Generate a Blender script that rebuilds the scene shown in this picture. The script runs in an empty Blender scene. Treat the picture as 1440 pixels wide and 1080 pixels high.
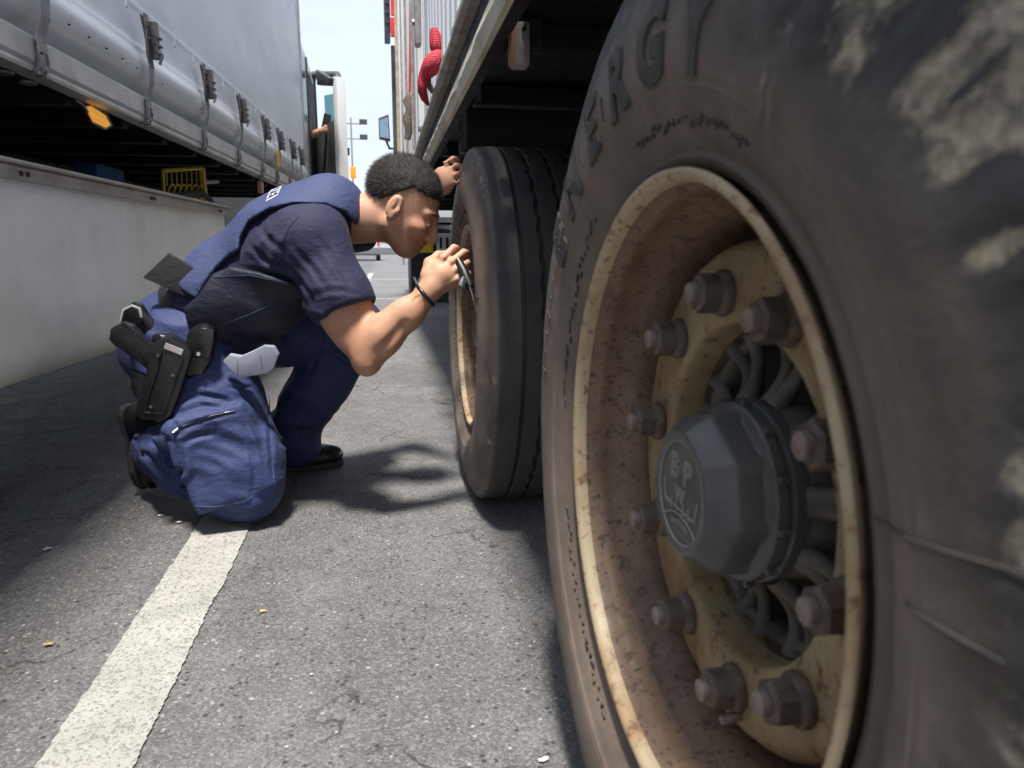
import bpy, bmesh, math, random
import numpy as np
from mathutils import Vector, Matrix
random.seed(4); RNG = np.random.default_rng(7)
SC = bpy.context.scene
COL = SC.collection
pi = math.pi

# ------------------------------------------------------------------ camera
F_PX, PITCH, YAW, ROLL, CAM_H = 1003.8, .187, .1735, .0044, .73
_cy, _sy, _cp, _sp = math.cos(YAW), math.sin(YAW), math.cos(PITCH), math.sin(PITCH)
FW = np.array([_sy*_cp, _cy*_cp, -_sp]); RT = np.array([_cy, -_sy, 0.]); UP = np.cross(RT, FW)
_c, _s = math.cos(ROLL), math.sin(ROLL)
RT, UP = _c*RT+_s*UP, -_s*RT+_c*UP
CAM = np.array([0, 0, CAM_H])
cd = bpy.data.cameras.new('camera'); cam = bpy.data.objects.new('camera', cd); COL.objects.link(cam)
cam.matrix_world = Matrix(((RT[0], UP[0], -FW[0], 0), (RT[1], UP[1], -FW[1], 0), (RT[2], UP[2], -FW[2], CAM_H), (0, 0, 0, 1)))
cd.sensor_width = 36; cd.lens = F_PX/1440*36; cd.clip_start = .02; cd.clip_end = 2000
cd.dof.use_dof = True; cd.dof.focus_distance = 2.05; cd.dof.aperture_fstop = 7.0
SC.camera = cam

# ------------------------------------------------------------------ sky and sun
SUN_DIR = Vector((-.065, -.28, 1.0)).normalized()          # towards the sun
elev = math.asin(SUN_DIR.z); azim = math.atan2(SUN_DIR.x, SUN_DIR.y)
w = bpy.data.worlds.new('World'); SC.world = w; w.use_nodes = True
nt = w.node_tree; nt.nodes.clear()
out = nt.nodes.new('ShaderNodeOutputWorld'); bg = nt.nodes.new('ShaderNodeBackground')
sky = nt.nodes.new('ShaderNodeTexSky'); sky.sky_type = 'NISHITA'; sky.sun_disc = False
sky.sun_elevation = elev; sky.sun_rotation = azim; sky.air_density = 1.0; sky.dust_density = 1.6; sky.ozone_density = 1.0
tc = nt.nodes.new('ShaderNodeTexCoord'); nz = nt.nodes.new('ShaderNodeTexNoise')
mp = nt.nodes.new('ShaderNodeMapping'); mp.inputs['Scale'].default_value = (1.6, 1.6, 4.0)
nt.links.new(tc.outputs['Generated'], mp.inputs['Vector']); nt.links.new(mp.outputs[0], nz.inputs['Vector'])
nz.inputs['Scale'].default_value = 2.2; nz.inputs['Detail'].default_value = 7; nz.inputs['Roughness'].default_value = .55
rp = nt.nodes.new('ShaderNodeValToRGB'); rp.color_ramp.elements[0].position = .30; rp.color_ramp.elements[1].position = .62
rp.color_ramp.elements[0].color = (.72, .72, .72, 1); rp.color_ramp.elements[1].color = (.97, .97, .97, 1)
nt.links.new(nz.outputs['Fac'], rp.inputs[0])
mx = nt.nodes.new('ShaderNodeMix'); mx.data_type = 'RGBA'
mx.inputs[7].default_value = (1.58, 1.73, 2.0, 1)            # thin bright cloud
nt.links.new(rp.outputs[0], mx.inputs[0]); nt.links.new(sky.outputs[0], mx.inputs[6]); nt.links.new(mx.outputs[2], bg.inputs['Color'])
bg.inputs['Strength'].default_value = .15
nt.links.new(bg.outputs[0], out.inputs[0])
sl = bpy.data.lights.new('sun', 'SUN'); so = bpy.data.objects.new('sun', sl); COL.objects.link(so)
sl.energy = 2.3; sl.angle = math.radians(7.0); sl.color = (1.0, .95, .87)
so.rotation_euler = SUN_DIR.to_track_quat('Z', 'Y').to_euler(); so.location = (0, 0, 12)
SC.view_settings.view_transform = 'Standard'; SC.view_settings.look = 'None'
SC.view_settings.exposure = 1.85; SC.view_settings.gamma = 1
SC.render.engine = 'CYCLES'
SC.cycles.use_denoising = True; SC.cycles.max_bounces = 8; SC.cycles.diffuse_bounces = 5

# ------------------------------------------------------------------ helpers
def at(px, py, Y):
    """world point standing at distance Y along the lorries, on the line of sight of one photograph pixel"""
    r = FW+RT*(px-720)/F_PX-UP*(py-540)/F_PX
    return CAM+r*(Y/r[1])
def atX(px, py, X):
    r = FW+RT*(px-720)/F_PX-UP*(py-540)/F_PX
    return CAM+r*(X/r[0])
def atZ(px, py, Z=0.):
    r = FW+RT*(px-720)/F_PX-UP*(py-540)/F_PX
    return CAM+r*((Z-CAM_H)/r[2])

def tag(o, label=None, cat=None, group=None, kind=None):
    if label: o['label'] = label
    if cat: o['category'] = cat
    if group: o['group'] = group
    if kind: o['kind'] = kind
    return o
def thing(name, label, cat, loc=(0, 0, 0), group=None, rz=0):
    o = bpy.data.objects.new(name, None); COL.objects.link(o); o.location = loc; o.rotation_euler = (0, 0, rz)
    o.empty_display_size = .1
    return tag(o, label, cat, group)
def link(name, me, mat, parent=None):
    o = bpy.data.objects.new(name, me); COL.objects.link(o)
    if mat:
        me.materials.clear()
        for m in (mat if isinstance(mat, (list, tuple)) else [mat]): me.materials.append(m)
    if parent: o.parent = parent
    return o
def mesh_np(name, V, F, smooth=True):
    me = bpy.data.meshes.new(name); V = np.asarray(V, np.float32)
    if isinstance(F, np.ndarray):
        n, k = F.shape
        me.vertices.add(len(V)); me.vertices.foreach_set('co', V.ravel())
        me.loops.add(n*k); me.loops.foreach_set('vertex_index', F.astype(np.int32).ravel())
        me.polygons.add(n); me.polygons.foreach_set('loop_start', np.arange(0, n*k, k, dtype=np.int32))
        me.update(calc_edges=True); me.validate()
    else:
        me.from_pydata([tuple(map(float, v)) for v in V], [], F)
    me.polygons.foreach_set('use_smooth', [smooth]*len(me.polygons)); me.update()
    return me

class MB:
    """collects simple solids into one mesh"""
    def __init__(s): s.bm = bmesh.new()
    def _add(s, b2):
        me = bpy.data.meshes.new('t'); b2.to_mesh(me); b2.free(); s.bm.from_mesh(me); bpy.data.meshes.remove(me); return s
    def box(s, c, size, bev=0., rot=None, seg=2):
        b = bmesh.new(); bmesh.ops.create_cube(b, size=1)
        bmesh.ops.scale(b, vec=size, verts=b.verts)
        if bev: bmesh.ops.bevel(b, geom=b.edges[:], offset=bev, segments=seg, profile=.6, affect='EDGES')
        if rot is not None: bmesh.ops.rotate(b, cent=(0, 0, 0), matrix=rot, verts=b.verts)
        bmesh.ops.translate(b, vec=Vector(c), verts=b.verts)
        return s._add(b)
    def cyl(s, p0, p1, r0, r1=None, seg=16, bev=0.):
        p0, p1 = Vector(p0), Vector(p1); d = p1-p0
        b = bmesh.new(); bmesh.ops.create_cone(b, cap_ends=True, segments=seg, radius1=r0, radius2=r0 if r1 is None else r1, depth=d.length)
        if bev:
            ed = [e for e in b.edges if len([f for f in e.link_faces if len(f.verts) > 4]) == 1]
            bmesh.ops.bevel(b, geom=ed, offset=bev, segments=2, profile=.5, affect='EDGES')
        m = d.to_track_quat('Z', 'Y').to_matrix()
        bmesh.ops.rotate(b, cent=(0, 0, 0), matrix=m, verts=b.verts); bmesh.ops.translate(b, vec=(p0+p1)/2, verts=b.verts)
        return s._add(b)
    def tube(s, pts, r, seg=8):
        P = [Vector(p) for p in pts]; rr = r if isinstance(r, (list, tuple)) else [r]*len(P)
        b = bmesh.new(); rings = []; up = None
        for i, p in enumerate(P):
            t = (P[min(i+1, len(P)-1)]-P[max(i-1, 0)]).normalized()
            if up is None: up = t.orthogonal().normalized()
            else: up = (up-t*up.dot(t)).normalized()
            s2 = t.cross(up)
            rings.append([b.verts.new(p+(up*math.cos(2*pi*k/seg)+s2*math.sin(2*pi*k/seg))*rr[i]) for k in range(seg)])
        for a, c in zip(rings, rings[1:]):
            for k in range(seg): b.faces.new((a[k], a[(k+1) % seg], c[(k+1) % seg], c[k]))
        b.faces.new(rings[0][::-1]); b.faces.new(rings[-1])
        return s._add(b)
    def strip(s, pts, wid, th):
        """a flat strap: points, width vector, thickness"""
        P = [Vector(p) for p in pts]; wv = Vector(wid); b = bmesh.new(); rows = []
        for i, p in enumerate(P):
            t = (P[min(i+1, len(P)-1)]-P[max(i-1, 0)]).normalized(); n = t.cross(wv).normalized()*th/2
            rows.append([b.verts.new(q) for q in (p-wv/2-n, p+wv/2-n, p+wv/2+n, p-wv/2+n)])
        for a, c in zip(rows, rows[1:]):
            for k in range(4): b.faces.new((a[k], a[(k+1) % 4], c[(k+1) % 4], c[k]))
        b.faces.new(rows[0][::-1]); b.faces.new(rows[-1])
        return s._add(b)
    def prism(s, poly, vec, bev=0.):
        """closed outline of 3-D points pushed along vec"""
        b = bmesh.new(); v = [b.verts.new(Vector(p)) for p in poly]; f = b.faces.new(v)
        r = bmesh.ops.extrude_face_region(b, geom=[f]); nv = [x for x in r['geom'] if isinstance(x, bmesh.types.BMVert)]
        bmesh.ops.translate(b, vec=Vector(vec), verts=nv); bmesh.ops.recalc_face_normals(b, faces=b.faces)
        if bev: bmesh.ops.bevel(b, geom=b.edges[:], offset=bev, segments=2, profile=.6, affect='EDGES', clamp_overlap=True)
        return s._add(b)
    def build(s, name, mat, parent=None, smooth=None):
        me = bpy.data.meshes.new(name); bmesh.ops.recalc_face_normals(s.bm, faces=s.bm.faces); s.bm.to_mesh(me); s.bm.free()
        if smooth:
            me.polygons.foreach_set('use_smooth', [True]*len(me.polygons)); me.set_sharp_from_angle(angle=math.radians(smooth))
        return link(name, me, mat, parent)

def lathe_x(prof, n, closed=False, zig=None):
    """profile of (radius, x) spun about the X axis; angle from +Y towards +Z"""
    m = len(prof); th = np.arange(n)*2*pi/n; pr = np.array(prof)
    R = np.repeat(pr[:, 0][:, None], n, 1); X = np.repeat(pr[:, 1][:, None], n, 1)
    if zig is not None: X = X+zig(pr, th)
    V = np.stack([X, R*np.cos(th), R*np.sin(th)], -1).reshape(-1, 3)
    i = np.arange(m-1 if not closed else m); j = np.arange(n); I, J = np.meshgrid(i, j, indexing='ij'); I2 = (I+1) % m; J2 = (J+1) % n
    return V, np.stack([I*n+J, I2*n+J, I2*n+J2, I*n+J2], -1).reshape(-1, 4)

def _h(i, j, k, s):
    n = (i*374761393+j*668265263+k*1274126177+s*97531) & 0xffffffff
    n = ((n ^ (n >> 13))*1274126177) & 0xffffffff
    return ((n ^ (n >> 16)) & 0xffff)/65535.
def vnoise(P, scale=1., seed=0):
    P = np.asarray(P, np.float64)*scale; i = np.floor(P).astype(np.int64); f = P-i; f = f*f*(3-2*f); r = 0
    for a in (0, 1):
        for b in (0, 1):
            for c in (0, 1):
                wgt = (f[..., 0] if a else 1-f[..., 0])*(f[..., 1] if b else 1-f[..., 1])*(f[..., 2] if c else 1-f[..., 2])
                r = r+wgt*_h(i[..., 0]+a, i[..., 1]+b, i[..., 2]+c, seed)
    return r*2-1
def fbm(P, scale, octs=4, seed=0):
    return sum(vnoise(P, scale*2**o, seed+o)*.5**o for o in range(octs))/1.6

# implicit surfaces ------------------------------------------------
def V3(*a): return np.array(a if len(a) > 1 else a[0], float)
def unit(v): v = np.asarray(v, float); return v/np.linalg.norm(v)
def smin(a, b, k):
    hh = np.clip(.5+.5*(b-a)/k, 0, 1); return b*(1-hh)+a*hh-k*hh*(1-hh)
def smax(a, b, k): return -smin(-a, -b, k)
def rcone(p, a, b, ra, rb):
    a, b = V3(a), V3(b); ab = b-a; t = np.clip(((p-a)@ab)/(ab@ab), 0, 1)
    return np.linalg.norm(p-a-t[..., None]*ab, axis=-1)-(ra+(rb-ra)*t)
def chain(p, pts, rad, k=.02):
    d = None
    for a, b, ra, rb in zip(pts, pts[1:], rad, rad[1:]):
        e = rcone(p, a, b, ra, rb); d = e if d is None else smin(d, e, k)
    return d
def frame(x, z):
    x = unit(x); z = np.asarray(z, float); z = unit(z-x*(z@x)); return np.stack([x, np.cross(z, x), z])   # rows
def ellipsoid(p, c, r, R=None):
    q = p-V3(c)
    if R is not None: q = q@R.T
    r = np.asarray(r, float); k0 = np.linalg.norm(q/r, axis=-1); k1 = np.linalg.norm(q/(r*r), axis=-1)+1e-9
    return k0*(k0-1)/k1
def rbox(p, c, half, rad, R=None):
    q = p-V3(c)
    if R is not None: q = q@R.T
    q = np.abs(q)-np.asarray(half, float)+rad
    return np.linalg.norm(np.maximum(q, 0), axis=-1)+np.minimum(q.max(-1), 0)-rad
def poly2(u, v, pts):
    """signed distance to a closed polygon in the plane (negative inside)"""
    pts = np.asarray(pts, float); d = np.full(u.shape, 1e9); s = np.ones(u.shape)
    for i in range(len(pts)):
        a, b = pts[i], pts[i-1]; ex, ey = b-a; wx, wy = u-a[0], v-a[1]
        t = np.clip((wx*ex+wy*ey)/(ex*ex+ey*ey), 0, 1); d = np.minimum(d, (wx-ex*t)**2+(wy-ey*t)**2)
        c1 = v >= a[1]; c2 = v < b[1]; c3 = ex*wy > ey*wx
        s = np.where((c1 & c2 & c3) | (~c1 & ~c2 & ~c3), -s, s)
    return s*np.sqrt(d)
def fold(p, c, n, lam, amp, R, seed=0, warp=.35):
    """a few irregular creases running across n, fading out at distance R"""
    q = p-V3(c); n = unit(n); g = np.exp(-(q*q).sum(-1)/(R*R)); s = q@n
    w_ = np.concatenate([((q-s[..., None]*n)*(.22/lam)), ((s/lam*.8)+.5*vnoise(p, 11, seed))[..., None]], -1)
    return amp*g*(1.1-2.6*np.abs(vnoise(np.stack([w_[..., 3], w_[..., 0]+w_[..., 1]*.7, w_[..., 2]+w_[..., 1]*.4], -1), 1., seed+50)))
def nets(fn, lo, hi, h, relax=1):
    lo, hi = np.asarray(lo, float), np.asarray(hi, float); n = np.ceil((hi-lo)/h).astype(int)+1
    ax = [lo[i]+h*np.arange(n[i]) for i in range(3)]
    vals = np.empty(tuple(n), np.float32)
    B = 8; nb_ = [int(np.ceil(n[i]/B)) for i in range(3)]
    cen = np.stack(np.meshgrid(*[lo[i]+h*(np.arange(nb_[i])*B+(B-1)/2) for i in range(3)], indexing='ij'), -1)
    cv = fn(cen); near = np.abs(cv) < B*h*.87*1.5+.012
    vals[:] = np.repeat(np.repeat(np.repeat(cv, B, 0), B, 1), B, 2)[:n[0], :n[1], :n[2]]
    blk = np.argwhere(near); o_ = np.arange(B)
    for s0 in range(0, len(blk), 700):
        bb = blk[s0:s0+700]; ii = [bb[:, d][:, None]*B+o_ for d in range(3)]
        G = np.stack(np.broadcast_arrays((lo[0]+h*ii[0])[:, :, None, None], (lo[1]+h*ii[1])[:, None, :, None], (lo[2]+h*ii[2])[:, None, None, :]), -1)
        r_ = fn(G); gi = np.broadcast_arrays(ii[0][:, :, None, None], ii[1][:, None, :, None], ii[2][:, None, None, :])
        ok = (gi[0] < n[0]) & (gi[1] < n[1]) & (gi[2] < n[2]); vals[gi[0][ok], gi[1][ok], gi[2][ok]] = r_[ok]
    ins = vals < 0; s = [slice(0, -1), slice(1, None)]
    cnt = sum(ins[s[a], s[b], s[c]].astype(np.int8) for a in (0, 1) for b in (0, 1) for c in (0, 1))
    I, J, K = np.nonzero((cnt > 0) & (cnt < 8)); idx = np.full(tuple(n-1), -1, np.int64); idx[I, J, K] = np.arange(len(I))
    acc = np.zeros((len(I), 3)); num = np.zeros(len(I)); cor = [(a, b, c) for a in (0, 1) for b in (0, 1) for c in (0, 1)]
    for A in cor:
        for d in range(3):
            if A[d]: continue
            B = list(A); B[d] = 1
            va = vals[I+A[0], J+A[1], K+A[2]]; vb = vals[I+B[0], J+B[1], K+B[2]]; m = (va < 0) != (vb < 0)
            t = np.where(m, va/np.where(m, va-vb, 1), 0); pt = np.tile(np.array(A, float), (len(I), 1)); pt[:, d] += t
            acc += pt*m[:, None]; num += m
    V = lo+h*(np.stack([I, J, K], -1)+acc/num[:, None]); F = []
    for d in range(3):
        e, g = (d+1) % 3, (d+2) % 3
        sa = [slice(None)]*3; sb = [slice(None)]*3; sa[d] = slice(0, -1); sb[d] = slice(1, None)
        ch = ins[tuple(sa)] != ins[tuple(sb)]; q = np.stack(np.nonzero(ch), -1)
        q = q[(q[:, e] > 0) & (q[:, g] > 0) & (q[:, e] < n[e]-1) & (q[:, g] < n[g]-1)]
        def cell(de, dg):
            r = q.copy(); r[:, e] -= de; r[:, g] -= dg; return idx[r[:, 0], r[:, 1], r[:, 2]]
        f4 = np.stack([cell(1, 1), cell(0, 1), cell(0, 0), cell(1, 0)], -1); flip = ~ins[q[:, 0], q[:, 1], q[:, 2]]
        f4[flip] = f4[flip][:, ::-1]; F.append(f4)
    F = np.concatenate(F); F = F[(F >= 0).all(1)]
    for _ in range(relax):
        S = np.zeros_like(V); c = np.zeros(len(V))
        for k in range(4):
            np.add.at(S, F[:, k], V[F[:, (k+1) % 4]]+V[F[:, k-1]]); np.add.at(c, F[:, k], 2)
        V = V*.5+.5*S/np.maximum(c, 1)[:, None]
    return V, F

# ------------------------------------------------------------------ materials
class N:
    def __init__(s, name):
        s.m = bpy.data.materials.new(name); s.m.use_nodes = True; s.t = s.m.node_tree; s.b = s.t.nodes['Principled BSDF']
        s.tc = s.t.nodes.new('ShaderNodeTexCoord')
    def put(s, sock, v):
        if isinstance(v, bpy.types.NodeSocket): s.t.links.new(v, sock)
        elif isinstance(v, tuple) and len(v) == 3 and sock.type == 'RGBA': sock.default_value = (*v, 1)
        else: sock.default_value = v
    def vec(s, scale=(1, 1, 1), rot=(0, 0, 0)):
        n = s.t.nodes.new('ShaderNodeMapping'); s.t.links.new(s.tc.outputs['Object'], n.inputs[0])
        n.inputs['Scale'].default_value = scale; n.inputs['Rotation'].default_value = rot; return n.outputs[0]
    def noise(s, scale, detail=4, rough=.55, vec=None, dist=0.):
        n = s.t.nodes.new('ShaderNodeTexNoise'); s.put(n.inputs['Vector'], vec or s.tc.outputs['Object'])
        n.inputs['Scale'].default_value = scale; n.inputs['Detail'].default_value = detail; n.inputs['Roughness'].default_value = rough
        n.inputs['Distortion'].default_value = dist; return n.outputs['Fac']
    def voro(s, scale, feature='F1', out='Distance', vec=None):
        n = s.t.nodes.new('ShaderNodeTexVoronoi'); n.feature = feature; s.put(n.inputs['Vector'], vec or s.tc.outputs['Object'])
        n.inputs['Scale'].default_value = scale; return n.outputs[out]
    def ramp(s, fac, lo, hi, a=0., b=1.):
        n = s.t.nodes.new('ShaderNodeMapRange'); s.put(n.inputs[0], fac); n.interpolation_type = 'SMOOTHSTEP'
        for k, v in ((1, lo), (2, hi), (3, a), (4, b)): n.inputs[k].default_value = v
        return n.outputs[0]
    def mix(s, fac, a, b, mode='MIX'):
        n = s.t.nodes.new('ShaderNodeMix'); n.data_type = 'RGBA'; n.blend_type = mode
        s.put(n.inputs[0], fac); s.put(n.inputs[6], a); s.put(n.inputs[7], b); return n.outputs[2]
    def math(s, op, a, b=0.):
        n = s.t.nodes.new('ShaderNodeMath'); n.operation = op; s.put(n.inputs[0], a); s.put(n.inputs[1], b); return n.outputs[0]
    def attr(s, name):
        n = s.t.nodes.new('ShaderNodeAttribute'); n.attribute_name = name; return n.outputs['Fac']
    def bump(s, hgt, strength=.3, dist=.002, prev=None):
        n = s.t.nodes.new('ShaderNodeBump'); s.put(n.inputs['Height'], hgt); n.inputs['Strength'].default_value = strength; n.inputs['Distance'].default_value = dist
        if prev: s.t.links.new(prev, n.inputs['Normal'])
        return n.outputs[0]
    def done(s, col, rough=.6, metal=0., normal=None, **kw):
        s.put(s.b.inputs['Base Color'], col); s.put(s.b.inputs['Roughness'], rough); s.put(s.b.inputs['Metallic'], metal)
        if normal: s.t.links.new(normal, s.b.inputs['Normal'])
        for k, v in kw.items(): s.put(s.b.inputs[k.replace('_', ' ')], v)
        return s.m
def pm(name, c1, c2=None, scale=8., rough=.6, metal=0., bump=.15, bs=60., bd=.002, lo=.35, hi=.7, **kw):
    """plain material: two tones broken up by noise, with fine relief"""
    n = N(name); c2 = c2 or tuple(x*.75 for x in c1)
    f = n.ramp(n.noise(scale, 6, .6), lo, hi)
    nb = n.bump(n.noise(bs, 4, .6), bump, bd)
    rr = n.ramp(n.noise(scale*2.3, 4), .3, .7, max(0, rough-.08), min(1, rough+.1))
    return n.done(n.mix(f, c1, c2), rr, metal, nb, **kw)

M = {}
# asphalt: binder with pale aggregate, blotches, hairline cracks, darker tone on one side of the line
n = N('asphalt')
big = n.noise(1.1, 6, .62, None, .6); mid = n.noise(9, 7, .68); agg = n.voro(230, out='Color'); ad = n.voro(230); st2 = n.voro(85, out='Color'); sd2 = n.voro(85)
fine = n.noise(520, 3, .7)
sx = n.t.nodes.new('ShaderNodeSeparateXYZ'); n.t.links.new(n.tc.outputs['Object'], sx.inputs[0])
xw = n.math('ADD', sx.outputs[0], n.math('MULTIPLY', n.math('SUBTRACT', n.noise(2.2, 6, .65), .5), .5))
dark_bay = n.math('MULTIPLY', n.ramp(xw, -.70, -.36, 1, 0), n.ramp(mid, .25, .65, .6, 1))
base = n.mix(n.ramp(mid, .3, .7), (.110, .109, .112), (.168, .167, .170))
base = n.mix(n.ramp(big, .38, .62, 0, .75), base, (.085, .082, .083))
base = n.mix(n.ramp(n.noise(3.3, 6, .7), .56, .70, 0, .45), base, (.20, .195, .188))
base = n.mix(n.math('MULTIPLY', dark_bay, .5), base, (.034, .032, .037))
g2 = n.t.nodes.new('ShaderNodeRGBToBW'); n.t.links.new(agg, g2.inputs[0]); g3 = n.t.nodes.new('ShaderNodeRGBToBW'); n.t.links.new(st2, g3.inputs[0])
base = n.mix(n.math('MULTIPLY', n.ramp(g2.outputs[0], .58, .80), .32), base, (.30, .29, .275))
base = n.mix(n.math('MULTIPLY', n.ramp(g2.outputs[0], .42, .20), .45), base, (.045, .045, .047))
chips = n.math('MULTIPLY', n.ramp(g3.outputs[0], .72, .76), n.ramp(sd2, .006, .0035))
base = n.mix(n.math('MULTIPLY', n.ramp(sd2, .32, .22), n.ramp(g3.outputs[0], .80, .86)), base, (.32, .315, .305))
pits = n.math('MULTIPLY', n.ramp(sd2, .38, .25), n.ramp(g3.outputs[0], .27, .20))
base = n.mix(n.math('MULTIPLY', pits, .8), base, (.022, .021, .022))
cv = n.vec(); wob = n.t.nodes.new('ShaderNodeVectorMath'); wob.operation = 'ADD'; nv = n.t.nodes.new('ShaderNodeTexNoise'); nv.inputs['Scale'].default_value = 5; nv.inputs['Detail'].default_value = 6
n.t.links.new(n.tc.outputs['Object'], nv.inputs['Vector']); sc_ = n.t.nodes.new('ShaderNodeVectorMath'); sc_.operation = 'SCALE'; sc_.inputs['Scale'].default_value = .35
n.t.links.new(nv.outputs['Color'], sc_.inputs[0]); n.t.links.new(cv, wob.inputs[0]); n.t.links.new(sc_.outputs[0], wob.inputs[1])
crk = n.voro(1.7, 'DISTANCE_TO_EDGE', 'Distance', wob.outputs[0]); crack = n.math('MULTIPLY', n.ramp(crk, .010, .002), n.ramp(n.noise(1.7, 3), .50, .60))
base = n.mix(n.math('MULTIPLY', crack, .75), base, (.02, .02, .021))
hgt = n.math('ADD', n.math('MULTIPLY', ad, -1.0), n.math('MULTIPLY', fine, .5))
hgt = n.math('SUBTRACT', hgt, n.math('MULTIPLY', pits, 1.2)); hgt = n.math('SUBTRACT', hgt, n.math('MULTIPLY', crack, 1.5))
nb = n.bump(n.noise(38, 6, .65), .5, .006); nb = n.bump(hgt, .7, .003, nb)
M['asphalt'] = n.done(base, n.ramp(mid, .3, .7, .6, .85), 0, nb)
# worn line paint: thin over the stones, dirty, chipped through to asphalt
n = N('line_paint'); wv = n.noise(70, 7, .72); spk = n.voro(230); ag = n.voro(230, out='Color'); g2 = n.t.nodes.new('ShaderNodeRGBToBW'); n.t.links.new(ag, g2.inputs[0])
wear = n.math('MAXIMUM', n.ramp(wv, .58, .66, 0, .85), n.math('MULTIPLY', n.ramp(g2.outputs[0], .36, .24), .75))
wear = n.math('MAXIMUM', wear, n.ramp(n.noise(11, 6, .7), .60, .72, 0, .6))
c = n.mix(n.ramp(n.noise(6, 6, .65), .3, .75), (.37, .365, .345), (.27, .265, .25))
M['line'] = n.done(n.mix(wear, c, (.15, .145, .14)), .75, 0, n.bump(n.math('ADD', wv, n.math('MULTIPLY', spk, -1.0)), .6, .003))
# tyre rubber: black where scrubbed, brown-grey road dust, torn pale patches from an attribute
n = N('tyre_rubber'); dst = n.ramp(n.noise(9, 6, .65), .25, .75, .55, 1.0)
du = n.math('MULTIPLY', n.attr('dust'), dst)
c = n.mix(du, (.030, .032, .036), (.215, .168, .137))
st = n.noise(30, 6, .7, n.vec((1, 1, 1)))
tear = n.noise(34, 8, .72, n.vec((1, 1, 1)), 1.2); mf = n.ramp(n.math('ADD', n.attr('mud'), n.math('MULTIPLY', n.math('SUBTRACT', tear, .5), 1.7)), .42, .92)
mf = n.math('MULTIPLY', mf, n.ramp(n.attr('mud'), .03, .2))
c = n.mix(n.math('MULTIPLY', mf, .85), c, n.mix(n.ramp(n.noise(60, 7, .75), .38, .62), (.46, .395, .29), (.15, .132, .105)))
c = n.mix(n.ramp(n.noise(120, 3, .6), .68, .78, 0, .35), c, (.26, .24, .21))
M['tyre'] = n.done(c, n.ramp(st, .3, .7, .52, .78), 0, n.bump(n.noise(180, 4, .7), .35, .0015, n.bump(mf, .6, .004, n.bump(st, .3, .004))))
M['tyre_letter'] = pm('tyre_letter', (.045, .043, .043), (.085, .075, .068), 20, .7, 0, .2, 150, .001)
# rim: cream enamel gone brown, chips of rust
def rimmat(name, paint, dirt, rust, dlo, dhi, spk):
    n = N(name); a = n.noise(7, 6, .65); b = n.noise(55, 5, .7); c2 = n.noise(150, 3, .6)
    c = n.mix(n.ramp(a, dlo, dhi), paint, dirt)
    c = n.mix(n.ramp(b, .55, .66, 0, .9), c, rust); c = n.mix(n.ramp(n.noise(22, 6, .7), .60, .70, 0, .6), c, rust)
    c = n.mix(n.ramp(c2, spk, spk+.06, 0, .8), c, (.045, .032, .026))
    return n.done(c, n.ramp(b, .3, .7, .45, .7), 0, n.bump(b, .3, .002, n.bump(c2, .2, .001)))
M['rim_flange'] = rimmat('rim_flange', (.52, .42, .275), (.38, .26, .15), (.20, .10, .05), .40, .66, .66)
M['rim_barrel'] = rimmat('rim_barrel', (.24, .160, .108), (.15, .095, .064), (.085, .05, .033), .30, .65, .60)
M['rim_disc'] = rimmat('rim_disc', (.38, .30, .175), (.25, .165, .09), (.15, .075, .036), .38, .64, .64)
M['nut'] = pm('nut_steel', (.165, .125, .100), (.085, .062, .050), 60, .55, .1, .3, 220, .001)
M['stud'] = pm('stud_steel', (.33, .265, .235), (.20, .155, .135), 90, .5, .15, .3, 300, .001)
M['hub'] = pm('hub_casting', (.17, .155, .14), (.08, .072, .066), 22, .65, 0, .35, 120, .002)
M['cap'] = pm('cap_plastic', (.080, .088, .098), (.125, .118, .110), 16, .36, 0, .15, 200, .0008)
M['cap_face'] = pm('cap_face_dust', (.15, .137, .122), (.10, .094, .088), 30, .7, 0, .2, 200, .0008)
M['cap_letter'] = pm('cap_letter', (.27, .255, .235), (.20, .19, .175), 40, .6)
# lorry stuff
n = N('curtain_fabric'); cr = n.noise(3.0, 6, .6, n.vec((1, .5, 1.0))); fold_ = n.noise(1.3, 4, .5, n.vec((1, .35, 1.6)))
wv1 = n.t.nodes.new('ShaderNodeTexWave'); wv1.bands_direction = 'Y'; wv1.inputs['Scale'].default_value = 9; wv1.inputs['Distortion'].default_value = 3; n.t.links.new(n.tc.outputs['Object'], wv1.inputs[0])
c = n.mix(n.ramp(cr, .3, .75), (.76, .79, .81), (.68, .71, .73))
c = n.mix(n.ramp(n.noise(14, 5, .7, n.vec((1, .3, 1))), .62, .8, 0, .35), c, (.50, .50, .49))
M['curtain'] = n.done(c, .38, 0, n.bump(wv1.outputs[1], .06, .004, n.bump(fold_, .25, .03)))
M['alu'] = pm('weathered_aluminium', (.56, .55, .52), (.42, .41, .39), 6, .42, .55, .12, 140, .001)
M['panel'] = pm('cream_side_panel', (.82, .80, .74), (.70, .675, .60), 4.0, .45, 0, .25, 160, .0015)
M['panel_cap'] = pm('panel_rail', (.42, .38, .34), (.30, .26, .225), 9, .5, .3, .2, 90, .002)
M['under'] = pm('dark_chassis', (.008, .008, .010), (.014, .013, .014), 6, .6, .1, .2, 40, .003)
M['chassis_grey'] = pm('grey_chassis', (.05, .05, .055), (.03, .03, .032), 6, .55, .2, .2, 40, .003)
M['strap'] = pm('strap_webbing', (.13, .12, .13), (.08, .075, .08), 30, .8, 0, .5, 500, .001)
M['strap_grey'] = pm('strap_webbing_grey', (.34, .33, .34), (.25, .24, .25), 30, .8, 0, .5, 500, .001)
M['steel'] = pm('galvanised_steel', (.33, .32, .33), (.20, .19, .195), 30, .4, .8, .2, 120, .001)
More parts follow.
